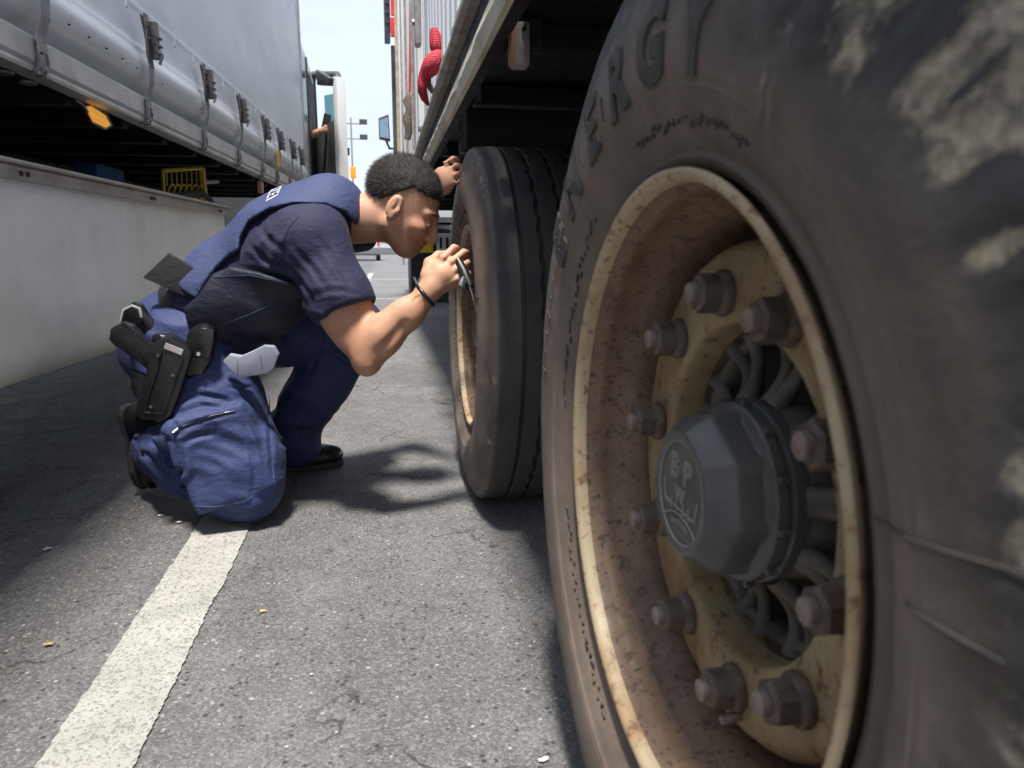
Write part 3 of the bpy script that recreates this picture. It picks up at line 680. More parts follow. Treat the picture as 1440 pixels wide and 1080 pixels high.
    if detail:
        def flat(me, cy, cz, x):              # lay lettering on the cap face: reading left to right runs towards -Y
            c = cos_get(me); cos_set(me, np.stack([x-c[:, 2], cy-c[:, 0], cz+c[:, 1]], -1)); return me
        for ch, cy, cz, s in (('B', .0165, .012, .034), ('P', -.013, .010, .034), ('W', .002, -.010, .020)):
            link('cap_letter', flat(text_mesh(ch, s, .0009, .0012), cy, cz, .0470), M['cap_letter'], wl)
        b = MB()                              # crown-like bridge mark and arc below the letters
        b.tube([(.0465, .040, .004), (.0465, .036, -.014), (.0465, .020, -.019)], .0014, 6).tube([(.0465, -.038, .002), (.0465, -.034, -.016), (.0465, -.020, -.020)], .0014, 6)
        for cy in (.020, .007, -.007, -.020): b.tube([(.0465, cy, -.010), (.0465, cy-.001, -.021)], .0013, 6)
        b.tube([(.0465, .037, -.016), (.0465, -.035, -.018)], .0013, 6)
        b.tube([(.0465, .043*math.cos(t)*1.0, -.048+.026*math.sin(t)) for t in np.linspace(.25, pi-.25, 14)], .0013, 6)
        for k in range(7): b.box((.0468, .017-.0056*k, -.033+.003*math.sin(k*pi/6)), (.0012, .003, .0045))
        b.tube([(.0462, .0505*math.cos(t), .0505*math.sin(t)) for t in np.linspace(0, 2*pi, 60)], .0013, 6)
        b.build('cap_emblem', M['cap_letter'], wl, 50)
    # ten studs: washer, nut, threaded end
    for k in range(10):
        a = phase+k*2*pi/10; cy, cz = .192*math.cos(a), .192*math.sin(a)
        nn = MB().cyl((.0985, 0, 0), (.0905, 0, 0), .0235, .0225, 28, .0016).cyl((.0905, 0, 0), (.0875, 0, 0), .0205, .0185, 24).build('wheel_nut', M['nut'], wl, 35)
        nn.location = (0, cy, cz); nn.rotation_euler = (random.uniform(0, 6), 0, 0)
        h_ = hexnut(.0195, .0665, .0885); 
        me_o = h_.build('hexagon', M['nut'], None, 25); me_o.parent = wl; me_o.location = (0, cy, cz); me_o.rotation_euler = (random.uniform(0, 1.05), 0, 0); me_o.name = 'nut_hexagon'
        s_ = MB().cyl((.068, 0, 0), (.0590, 0, 0), .0100, .0098, 20, .0015)
        for q in range(3): s_.cyl((.0665-.0025*q, 0, 0), (.0655-.0025*q, 0, 0), .0106, None, 20)
        s_ = s_.build('stud_end', M['stud'], wl, 35); s_.location = (0, cy, cz)
    vt = MB().cyl((.0995, -.045, -.213), (.079, -.047, -.215), .0052, .0048, 14, .001).build('valve_stem', M['stud'], wl, 40)
    return wl
w1 = build_wheel(.618, .5, .227, .520, 0, True, .1241, True); w1['label'] = 'wheel with a scuffed pale patch on its tyre shoulder'
w2 = build_wheel(2.14, .5, .217, .517, 9, False, .4, False); w2['label'] = 'wheel being inspected, tread grooves showing'
# raised sidewall lettering on the near tyre and small moulded marks nearer the bead
def arc_text(ch, ang, r0, size, x, wl, mat, name, dep=.0022, bold=.004):
    me = text_mesh(ch, size, dep, bold); c = cos_get(me)
    th = ang-(c[:, 0]*-1)/(r0+.04)*-1*-1; rr = r0+c[:, 1]
    th = math.radians(ang)+c[:, 0]/(r0+.04)
    cos_set(me, np.stack([x(rr)-c[:, 2], rr*np.cos(th), rr*np.sin(th)], -1)); return link(name, me, mat, wl)
def sidex(rr):
    p = np.array(tyre_profile(.520)); p = p[:int(np.argmax(p[:, 1] > .045)) if False else 60]; p = p[(p[:, 1] < .042) & (p[:, 0] > .302) & (np.arange(len(p)) < 70)]; p = p[np.argsort(p[:, 0])]; return np.interp(rr, p[:, 0], p[:, 1])-.0008
for k, ch in enumerate('ENERGY'):
    arc_text(ch, 103.3-13.3*(5-k), .371, .088, sidex, w1, M['tyre_letter'], 'raised_letter')
rr_ = random.Random(5)
for wl_, cnt in ((w1, 150), (w2, 90)):
    b = MB()
    for k in range(cnt):
        a = math.radians(-70+ (k*1.9 if cnt > 100 else k*3.4))+rr_.uniform(-.006, .006); r = .333+.006*rr_.random()
        if (k//13) % 3 == 2 or math.degrees(a) > 118: continue
        x = float(sidex(r))-.0002
        b.box((x, r*math.cos(a), r*math.sin(a)), (.0022, rr_.uniform(.003, .012), rr_.uniform(.0018, .005)), 0, Matrix.Rotation(a+rr_.choice((0, .9, 1.57)), 3, 'X'))
    tag(b.build('moulded_marks', M['tyre_letter'], wl_), kind='stuff')
    b = MB()
    for k in range(16):
        a = math.radians(8+k*4.1); ra, rb = (.392, .406) if k % 3 else (.385, .412)
        b.tube([(float(sidex(q))+.0002, q*math.cos(a), q*math.sin(a)) for q in np.linspace(ra, rb, 4)], .0012, 6)
    for ra, rb, a in ((.355, .415, 168), (.31, .43, 163)):
        b.tube([(float(sidex(q))+.0002, q*math.cos(math.radians(a+(q-.3)*12)), q*math.sin(math.radians(a+(q-.3)*12))) for q in np.linspace(ra, rb, 8)], .0010, 6)
    tag(b.build('sidewall_ribs', M['tyre_letter'], wl_, 50), kind='stuff')

# ---- things hanging from the trailer's side
def sling_pts(seq): return [tuple(at(x, y, Y)) for x, y, Y in seq]
SY = 2.72
s0 = MB().tube(sling_pts([(610, 40, SY), (612, 50, SY), (613, 60, SY), (614, 68, SY), (613, 73, SY)]), [.012, .021, .023, .024, .018], 16)
s0.tube(sling_pts([(618, 74, SY), (616, 79, SY-.02), (612, 86, SY-.02), (607, 93, SY-.02), (602, 99, SY-.01), (597, 107, SY), (594, 117, SY), (594, 128, SY), (597, 138, SY+.02), (602, 147, SY+.04)]), [.014, .026, .034, .035, .029, .022, .018, .017, .014, .006], 16)
o = s0.build('lashing_sling', M['red_net'], None, 60); tag(o, 'red netted lashing sling knotted over the trailer rail', 'sling')
o = MB().tube(sling_pts([(608, 128, SY+.1), (602, 118, SY+.06), (602, 108, SY+.03), (608, 98, SY+.03)]), [.010, .012, .012, .010], 12).build('rope_loop', M['old_rope'], None, 60); tag(o, 'worn brown rope inside the loop of the red sling', 'rope')
o = MB().strip(sling_pts([(612, -20, 3.8), (612, 40, 3.8), (612, 60, 3.8)]), (0, .08, 0), .006).build('lashing_strap', M['blue'], None); tag(o, 'dark blue strap hanging above the red sling', 'strap')
o = MB().strip(sling_pts([(593.5, 132, 4.2), (593.5, 150, 4.2), (594, 176, 4.2)]), (.0, .12, 0), .01).build('lashing_strap', M['blue'], None); tag(o, 'short blue strap end hanging below the red sling', 'strap')
pts = [(575, 130, 5.2), (573, 142, 5.2), (576, 155, 5.2), (573, 168, 5.2), (575, 182, 5.2), (573, 196, 5.2)]
o = MB().tube(sling_pts(pts), [.010, .034, .026, .036, .028, .022], 10).build('rope_tassel', M['old_rope'], None, 60); tag(o, 'frayed grey-brown rope end bunched on the white side', 'rope')
o = MB().tube(sling_pts([(577, 0, 5.2), (577, 60, 5.2), (576, 130, 5.2)]), .008, 6).build('hanging_rope', M['red'], None, 60); tag(o, 'thin red cord running down to the frayed rope end', 'rope')

# ---- tractor unit pulling the right-hand trailer
tu = thing('tractor_unit', 'white tractor unit in front of the container with red roof lamp and dark mirror', 'truck', (.2, 9.4, 0))
MB().box((1.2, 2.2, 2.35), (2.3, 2.1, 2.8), .08).build('cab', M['white_paint'], tu, 40)
MB().box((.0, 1.16, 2.3), (.10, .05, 2.3), .01).build('air_deflector', M['grey_paint'], tu)
MB().box((.06, 1.08, 2.2), (.10, .06, 2.1), .01).build('deflector_edge', M['tan'], tu)
sp = MB().prism([(-.13, .9, 3.55), (-.13, .9, 4.22), (-.13, 1.5, 4.30), (-.13, 1.5, 3.55)], (.08, 0, 0), .015).build('roof_spoiler', M['grey_paint'], tu)
for k in range(5): MB().box((-.09, .885, 3.66+.12*k), (.06, .02, .03), .004).build('spoiler_slot', M['under'], sp)
MB().box((-.005, .86, 3.95), (.075, .05, .42), .012).build('red_lamp', M['red'], sp)
MB().box((-.02, .86, 3.60), (.06, .05, .24), .012).build('red_lamp', M['red'], sp)
mi = MB().prism([(-.245, 1.5, 2.28), (-.245, 1.5, 2.56), (-.10, 1.5, 2.62), (-.085, 1.5, 2.25)], (0, .1, 0), .012).build('mirror_housing', M['grey_paint'], tu, 40)
MB().prism([(-.232, 1.488, 2.30), (-.232, 1.488, 2.53), (-.112, 1.488, 2.57), (-.10, 1.488, 2.28)], (0, .006, 0)).build('mirror_glass', M['mirror'], mi)
MB().tube([(-.15, 1.55, 2.28), (-.1, 1.6, 2.16), (.05, 1.6, 2.16)], .018, 8).build('mirror_arm', M['grey_paint'], mi)
MB().box((1.1, .2, .85), (.85, 4.2, .25), .02).build('frame_rail', M['under'], tu)
for yy in (-.2,):
    MB().cyl((.12, yy+1.0, .5), (.72, yy+1.0, .5), .5, None, 40, .04).build('drive_wheel', M['sole'], tu, 40)
MB().prism([(.08+0, -.02, 1.06), (.08, .3, 1.14), (.08, 1.4, 1.14), (.08, 1.4, 1.10), (.08, .3, 1.10), (.08, 0.02, 1.03)], (.66, 0, 0)).build('mudguard', M['under'], tu)
fl = MB().box((.44, -.06, .36), (.64, .015, .60), .004).build('mud_flap', M['under'], tu)
me = text_mesh('VOLVO', .15, .002, .006); c = cos_get(me); cos_set(me, np.stack([.40+c[:, 0], -.072-c[:, 2], .26+c[:, 1]], -1)); link('flap_lettering', me, M['white_plastic'], fl)
pl = MB().box((.30, -.09, .80), (.20, .02, .24), .004).build('marker_plate', M['yellow_refl'], tu)
MB().prism([(.205, -.102, .915), (.395, -.102, .915), (.395, -.102, .86), (.205, -.102, .69)], (0, -.002, 0)).build('red_stripe', M['red'], pl)
MB().box((.12, -.08, .80), (.12, .03, .26), .01).build('lamp_housing', M['grey_paint'], tu)
MB().box((.62, -.09, .80), (.34, .02, .24), .004).build('number_plate', M['white_plastic'], tu)
for k in range(4): MB().box((.50+.08*k, -.102, .80), (.03, .004, .14)).build('plate_bar', M['under'], tu)

# ================================================================== left-hand curtain-sided trailer (parked 2.6 degrees off the other)
LRZ = -math.radians(2.6); LX = -.95
lt = thing('curtain_trailer', 'grey curtain-sided trailer with buckled straps and a cream side panel', 'trailer', (0, 0, 0), rz=LRZ)
STRAPS = [1.42, 2.03, 2.75, 3.42, 4.04, 4.62, 5.08, 5.56, 5.95]
ys = np.concatenate([np.linspace(-2.2, 1.2, 30)[:-1], np.linspace(1.2, 6.45, 300)]); zs = np.concatenate([np.linspace(1.243, 1.62, 44)[:-1], np.linspace(1.62, 3.02, 36)])
Yg, Zg = np.meshgrid(ys, zs, indexing='ij'); pull = np.zeros_like(Yg)
for s in STRAPS: pull += np.exp(-((Yg-s)/.09)**2)
low = np.clip((1.62-Zg)/.38, 0, 1)
Pn = np.stack([Yg*0, Yg*.8, Zg*1.5], -1)
bul = .036*np.exp(-((Zg-1.345)/.055)**2)*(1-.40*np.clip(pull, 0, 1))*(1+.6*vnoise(Pn, 1.3, 3))
tuck = -.048*np.clip((1.305-Zg)/.045, 0, 1)
ripple = .010*vnoise(np.stack([Yg*0, Yg*1.1, Zg*2.2], -1), 1.4, 8)+.004*vnoise(np.stack([Yg*0, Yg*3, Zg*5.], -1), 1.5, 9)
seam = .006*np.exp(-((Zg-1.405)/.006)**2)+.005*np.exp(-((Zg-1.545)/.008)**2)+.004*np.exp(-((Zg-1.298)/.005)**2)
Xg = LX+.004+bul+tuck+ripple*(1-.6*np.clip(pull, 0, 1)*low)+seam
V = np.stack([Xg, Yg, Zg], -1).reshape(-1, 3); a, b = Yg.shape
I, J = np.meshgrid(np.arange(a-1), np.arange(b-1), indexing='ij'); Fq = np.stack([I*b+J, (I+1)*b+J, (I+1)*b+J+1, I*b+J+1], -1).reshape(-1, 4)
o = link('curtain', mesh_np('curtain', V, Fq, True), M['curtain'], lt); md = o.modifiers.new('t', 'SOLIDIFY'); md.thickness = .003; md.offset = -1
# stitched dots and pale lacing tags along the curtain
for k in range(44):
    y = 1.25+.118*k
    MB().cyl((LX+.028, y, 1.316), (LX+.034, y, 1.316), .0022, None, 8).build('rivet', M['under'], lt)
for k in range(20):
    y = 1.70+.237*k
    MB().prism([(LX+.016, y, 1.500), (LX+.016, y+.012, 1.497), (LX+.018, y+.020, 1.535), (LX+.018, y+.008, 1.538)], (.006, 0, 0), .001).build('lacing_tag', M['white_plastic'], lt)
# aluminium side rail under the curtain
V = []; Fc = []
prof = [(-.05, 1.245), (.012, 1.243), (.022, 1.232), (.022, 1.180), (.016, 1.170), (.018, 1.162), (.012, 1.156), (-.02, 1.156), (-.05, 1.160)]
for i, y in enumerate(np.linspace(-2.2, 6.45, 90)):
    j = .002*vnoise(np.array([y*3, 1., 2.]), 1); bb = len(V); V += [(LX+x+j, y, z) for x, z in prof]
    if i: m = len(prof); Fc += [(bb-m+k, bb-m+(k+1) % m, bb+(k+1) % m, bb+k) for k in range(m)]
me = mesh_np('side_rail', V, Fc, True); me.set_sharp_from_angle(angle=math.radians(30)); link('side_rail', me, M['alu'], lt)
# straps with over-centre buckles
for y in STRAPS:
    st = MB().strip([(LX+.036, y-.002, 1.50), (LX+.046, y-.002, 1.42), (LX+.050, y, 1.335)], (0, .042, 0), .004).build('tension_strap', M['strap'], lt)
    MB().strip([(LX+.050, y, 1.345), (LX+.044, y+.004, 1.29), (LX+.028, y+.006, 1.245), (LX+.030, y+.006, 1.205)], (0, .044, 0), .004).build('lower_strap', M['strap_grey'], st)
    MB().box((LX+.050, y-.014, 1.432), (.008, .034, .145), .003).cyl((LX+.052, y-.012, 1.468), (LX+.058, y-.012, 1.468), .006, None, 10).cyl((LX+.052, y-.012, 1.425), (LX+.058, y-.012, 1.425), .006, None, 10).build('buckle_plate', M['buckle'], st, 35)
    b = MB().box((LX+.062, y+.020, 1.428), (.026, .024, .12), .003)
    for k in range(3): b.box((LX+.072, y+.020, 1.440-.026*k), (.024, .026, .009), .002, Matrix.Rotation(.5, 3, 'Y'))
    b.build('buckle_lever', M['buckle'], st, 35)
    MB().strip([(LX+.072, y+.022, 1.405), (LX+.082, y+.022, 1.380), (LX+.070, y+.022, 1.352)], (0, .022, 0), .003).build('strap_tail', M['strap_grey'], st)
    MB().tube([(LX+.028, y-.016, 1.215), (LX+.030, y-.018, 1.185), (LX+.020, y-.016, 1.155), (LX+.0, y-.016, 1.150)], .004, 6).tube([(LX+.028, y+.026, 1.215), (LX+.030, y+.028, 1.185), (LX+.020, y+.026, 1.155), (LX+.0, y+.026, 1.150)], .004, 6).box((LX+.027, y+.005, 1.182), (.005, .046, .034), .002).build('rail_hook', M['steel'], st, 40)
tg = MB().box((LX+.05, 5.02, 1.30), (.012, .06, .11), .004).build('yellow_tag', M['yellow'], lt)
# rest of the body and underside; unseen roof lowered for sun and sky light
MB().box((LX-1.25, 2.1, 3.03), (2.5, 8.7, .06), .01).build('roof', M['curtain'], lt)
MB().box((LX-1.25, 6.47, 2.1), (2.5, .06, 1.85), .01).build('front_wall', M['white_paint'], lt)
MB().box((LX-.02, 6.50, 2.1), (.06, .07, 1.86), .015).build('corner_post', M['alu'], lt)
MB().box((LX-1.28, 2.1, 1.215), (2.44, 8.6, .05)).build('floor', M['under'], lt)
for k in range(22):
    MB().box((LX-1.25, -2.0+.40*k, 1.168), (2.36, .055, .05), .006).build('crossmember', M['under'], lt)
for x in (-.85, -1.75): MB().box((LX+x, 2.0, .96), (.14, 8.4, .34), .01).build('chassis_beam', M['under'], lt)
for y in (-.9, .42, 1.75):
    for x in (-.55, -2.2): MB().cyl((LX+x+.19, y, .5), (LX+x-.19, y, .5), .5, None, 48, .05).build('wheel', M['sole'], lt, 35)
# cream side panel: flat skin, bottom rolled under, dirty rail along the top
V = []; Fc = []
prof = [(-.02, .905), (.0, .902), (.002, .86), (.001, .60), (.0, .50), (-.008, .465), (-.024, .430), (-.050, .402), (-.085, .386), (-.11, .384), (-.11, .40), (-.04, .44), (-.025, .50), (-.02, .60)]
yy = np.linspace(-2.2, 3.76, 80)
for i, y in enumerate(yy):
    j = .003*vnoise(np.array([y*1.2, 4., 2.]), 1); bb = len(V); V += [(LX+x+j, y, z) for x, z in prof]
    if i: m = len(prof); Fc += [(bb-m+k, bb-m+(k+1) % m, bb+(k+1) % m, bb+k) for k in range(m)]
m = len(prof); Fc += [tuple(range(m)), tuple(range(len(V)-m, len(V)))]
me = mesh_np('side_panel', V, Fc, True); me.set_sharp_from_angle(angle=math.radians(35)); sp_ = link('side_panel', me, M['panel'], lt)
MB().box((LX+.004, .78, .902), (.034, 5.98, .034), .006).box((LX+.010, .78, .924), (.052, 5.98, .010), .003).build('panel_rail', M['panel_cap'], sp_, 35)
for y in (1.1, 1.88, 2.72, 3.6): 
    for q in (0, .03): MB().cyl((LX+.020, y+q, .900), (LX+.025, y+q, .900), .006, None, 10).build('screw', M['under'], sp_)
MB().box((LX-2.48, .9, .50), (.03, 6.4, .86), .008).build('side_panel', M['panel'], lt)  # unseen far-side panel, added to block light under the trailer
MB().box((LX-1.3, 2.9, .62), (1.5, .9, .55), .03).build('shade_box', M['under'], lt)  # added box that keeps light off the ground beneath the floor
# amber side lamp on a wire bracket
CL, SL = math.cos(LRZ), math.sin(LRZ)
def loc(px, py, a):
    """point of this lorry's own frame standing a metres to the left of the lane middle"""
    r = FW+RT*(px-720)/F_PX-UP*(py-540)/F_PX; n_ = np.array([CL, SL, 0]); P = CAM+r*(-a/(r@n_))
    return V3(P@n_, P@np.array([-SL, CL, 0]), P[2])
lp = MB().prism([loc(x, y, .985) for x, y in ((121, 151), (129, 149), (149, 162), (156, 176), (150, 180), (132, 171))], (-.020, .022, .004), .004).build('side_lamp', M['amber'], lt, 40)
MB().prism([loc(x, y, .992) for x, y in ((118, 149), (129, 146), (152, 160), (159, 177), (150, 183), (130, 173))], (-.020, .022, .004), .003).tube([loc(106, 141, 1.0), loc(116, 146, .99), loc(124, 158, .985)], .0035, 6).build('lamp_base', M['steel'], lp)
lp2 = MB().box((LX-.02, 4.75, 1.10), (.03, .05, .07), .006).build('side_lamp', M['lamp_pale'], lt, 40)
MB().box((LX-.02, 4.75, 1.15), (.01, .02, .05)).build('lamp_bracket', M['steel'], lp2)
for y in (2.02, 2.13): MB().cyl((LX-.06, y, 1.155), (LX-.06, y, 1.149), .022, None, 16).build('drain_plug', M['steel'], lt)
# yellow rack with coiled lines, a black hose and a pale pipe beneath the floor
RA = 1.15
rk = MB().tube([loc(229, 240, RA), loc(283, 236, RA)], .010, 6).tube([loc(229, 240, RA), loc(232, 290, RA)], .008, 6).strip([loc(284, 236, RA), loc(290, 297, RA)], (.0, .045, 0), .02).build('yellow_rack', M['yellow'], lt)
for k in range(7): MB().tube([loc(234+7*k, 240, RA), loc(235+7*k, 262, RA)], .0035, 6).build('rack_rod', M['yellow'], rk)
for r_ in range(2):
    for k in range(6):
        c0 = loc(241+8*k, 268+18*r_, RA-.01); MB().tube([c0+V3(.01*math.sin(t), .036*math.cos(t), .028*math.sin(t)) for t in np.linspace(0, 2*pi, 15)], .004, 6).build('coil', M['yellow'], rk)
MB().tube([loc(238, 277, RA-.03), loc(262, 273, RA-.03), loc(284, 271, RA-.03), loc(296, 281, RA-.03), loc(304, 296, RA-.03), loc(306, 310, RA-.03)], .014, 10).build('air_hose', M['sole'], lt, 60)
MB().tube([loc(288, 256, RA), loc(306, 255, RA)], .011, 10).build('pipe', M['lamp_body'], lt, 40)
MB().box((LX-.45, 3.5, 1.02), (.1, .3, .13), .02).build('tool_case', M['blue'], lt, 40)

# ================================================================== left-hand tractor unit with its door open
cb = thing('lorry_cab', 'white lorry cab ahead of the curtain trailer with its door swung open', 'truck', (0, 0, 0), rz=LRZ)
CX = -1.03
side = [(6.78, .55), (6.78, 2.72), (7.2, 2.58), (7.92, 2.43), (8.05, 1.85), (8.15, 1.5), (8.15, .55)]
MB().prism([(CX, y, z) for y, z in side], (-2.4, 0, 0), .02).build('cab_body', M['white_paint'], cb, 40)
MB().prism([(CX+.003, 7.42, 1.05), (CX+.003, 7.42, 2.40), (CX+.003, 7.86, 2.33), (CX+.003, 7.97, 1.86), (CX+.003, 7.97, 1.05)], (.004, 0, 0)).build('door_shade_plate', M['under'], cb)  # dark plate on the cab side, painted as the shaded interior
MB().prism([(CX+.003, 7.02, 1.9), (CX+.003, 7.06, 2.52), (CX+.003, 7.26, 2.46), (CX+.003, 7.34, 1.9)], (.005, 0, 0), .001).build('side_window', M['glass'], cb)
MB().box((CX+.006, 7.38, 1.7), (.02, .03, 1.6), .005).build('door_seal', M['grey_paint'], cb)
MB().cyl((CX-.05, 7.4, .5), (CX-.4, 7.4, .5), .5, None, 40, .04).build('wheel', M['sole'], cb, 40)
# the door: hinged at the front, free edge towards the camera
hx, hy, ex, ey = CX, 7.95, -.665, 7.18
L = math.hypot(ex-hx, ey-hy); du, dv = (ex-hx)/L, (ey-hy)/L; nx, ny = dv, -du
def dp(s, z, t=0.): return (hx+du*s*L+nx*t, hy+dv*s*L+ny*t, z)
door = MB().prism([dp(.02, .75), dp(.02, 1.86), dp(.96, 1.93), dp(.96, .75)], (nx*.07, ny*.07, 0), .012).build('door', M['grey_paint'], cb, 40)
MB().prism([dp(.90, .72, -.006), dp(.90, 2.30, -.006), dp(1.03, 2.28, -.006), dp(1.05, .72, -.006)], (nx*.085, ny*.085, 0), .01).build('door_edge', M['white_paint'], door, 40)
MB().tube([dp(.04, 1.85, .03), dp(.03, 2.40, .03), dp(.10, 2.45, .03), dp(.90, 2.32, .03), dp(.97, 2.24, .03)], .035, 10).build('window_frame', M['grey_paint'], door, 60)
MB().prism([dp(.48, 1.88, .03), dp(.46, 2.20, .03), dp(.92, 2.16, .03), dp(.92, 1.92, .03)], (nx*.006, ny*.006, 0)).build('window_glass', M['glass'], door)
MB().prism([dp(.2, .9, -.012), dp(.2, 1.75, -.012), dp(.7, 1.80, -.012), dp(.75, .9, -.012)], (nx*.02, ny*.02, 0), .004).build('door_trim', M['under'], door)
MB().box(dp(.99, 1.63, -.02), (.03, .03, .07), .006).build('door_latch', M['under'], door)
mh = MB().prism([dp(.82, 2.36, .16), dp(.84, 2.22, .16), dp(1.20, 2.16, .16), dp(1.24, 2.22, .16)], (nx*.05, ny*.05, 0), .008).build('kerb_mirror', M['grey_paint'], cb, 40)
tl = MB().box((-.60, 7.1, 1.43), (.05, .03, .11), .008).build('indicator_lamp', M['amber'], door, 40)
# the driver: leaning forearm and hand in the door gap, phone in hand
def drv(p):
    a, b, c_ = V3(-1.22, 7.62, 1.80), V3(-1.06, 7.52, 1.80), V3(-.925, 7.45, 1.845)
    d = chain(p, [a, b, c_], [.055, .042, .030], .02)
    d = smin(d, ellipsoid(p, c_+V3(.035, -.01, .012), (.045, .026, .034)), .02)
    for k in range(4):
        k0 = c_+V3(.065, -.012+.0, .030-.018*k); d = smin(d, chain(p, [k0, k0+V3(.030, -.004, .004), k0+V3(.030, .03, .004)], [.0095, .009, .008]), .006)
    d = smin(d, chain(p, [c_+V3(.02, -.02, .02), c_+V3(.05, -.02, .045), c_+V3(.075, -.005, .055)], [.012, .011, .009]), .008)
    d = smin(d, chain(p, [a, V3(-1.50, 7.45, 2.02)], [.06, .075]), .03)
    d = smin(d, rcone(p, V3(-1.52, 7.40, 1.55), V3(-1.52, 7.42, 2.02), .15, .14), .06)
    d = smin(d, rcone(p, V3(-1.52, 7.42, 2.1), V3(-1.50, 7.45, 2.22), .06, .055), .04)
    return smin(d, ellipsoid(p, V3(-1.48, 7.47, 2.33), (.10, .08, .12)), .03)
Vv, Fv = nets(drv, (-1.72, 7.2, 1.36), (-.80, 7.66, 2.48), .0075)
dr = link('person', mesh_np('person', Vv, Fv), M['skin']); dr.rotation_euler = (0, 0, LRZ)
tag(dr, 'driver whose bare forearm reaches out past the open cab door', 'person')
ts = lambda p: np.maximum(smin(rcone(p, V3(-1.52, 7.40, 1.55), V3(-1.52, 7.42, 2.02), .165, .155), chain(p, [V3(-1.50, 7.45, 2.02), V3(-1.35, 7.54, 1.90)], [.09, .075]), .05), -(p[..., 2]-1.4)*-1*0-1)
Vv, Fv = nets(ts, (-1.75, 7.15, 1.36), (-1.20, 7.7, 2.2), .012); link('shirt', mesh_np('shirt', Vv, Fv), M['grey_paint'], dr)
ph_ = MB().box((-.865, 7.43, 1.93), (.075, .010, .15), .006, Matrix.Rotation(.25, 3, 'Y')).build('phone', M['polymer'], None, 40); ph_.rotation_euler = (0, 0, LRZ)
tag(ph_, 'dark phone held up in the driver hand at the cab door', 'phone')

# ================================================================== the kneeling officer
# joints in metres (he faces +X, his right side towards the camera)
PEL = V3(-.555, 2.14, .495); CHE = V3(-.29, 2.08, .725); NEK = V3(-.145, 2.06, .830)
HIPR = V3(-.515, 2.045, .475); HIPL = V3(-.55, 2.265, .49)
KNR = V3(-.395, 1.945, .105); ANR = V3(-.705, 2.185, .150)
KNL = V3(-.100, 2.30, .485); ANL = V3(-.315, 2.37, .120)
SHR = V3(-.185, 1.925, .745); ELR = V3(-.052, 1.835, .452); WRR = V3(.112, 1.835, .628)
SHL = V3(-.15, 2.245, .79); ELL = V3(.03, 2.40, .80); WRL = V3(.140, 2.20, .895)
LAT = unit(V3(-.03, -.98, -.12))                       # towards his right side
AXT = unit(NEK-PEL); BACK = unit(np.cross(LAT, AXT)); BACK = BACK if BACK[2] > 0 else -BACK

def squash(p, c, f):                                   # widen things sideways
    q = (p-c)@LAT; return p-(q*(1-f))[..., None]*LAT
def torso0(p, g=0.):
    q = squash(p, CHE, .72)
    d = rcone(q, PEL, V3(-.44, 2.11, .60), .122+g, .118+g)
    d = smin(d, rcone(q, V3(-.44, 2.11, .60), V3(-.245, 2.075, .735), .118+g, .122+g), .04)
    d = smin(d, rcone(q, V3(-.245, 2.075, .735), NEK, .122+g, .075+g), .05)
    d = smin(d, rcone(p, V3(-.205, 1.945, .757), V3(-.17, 2.225, .80), .075+g, .072+g), .07)   # shoulder girdle
    return d

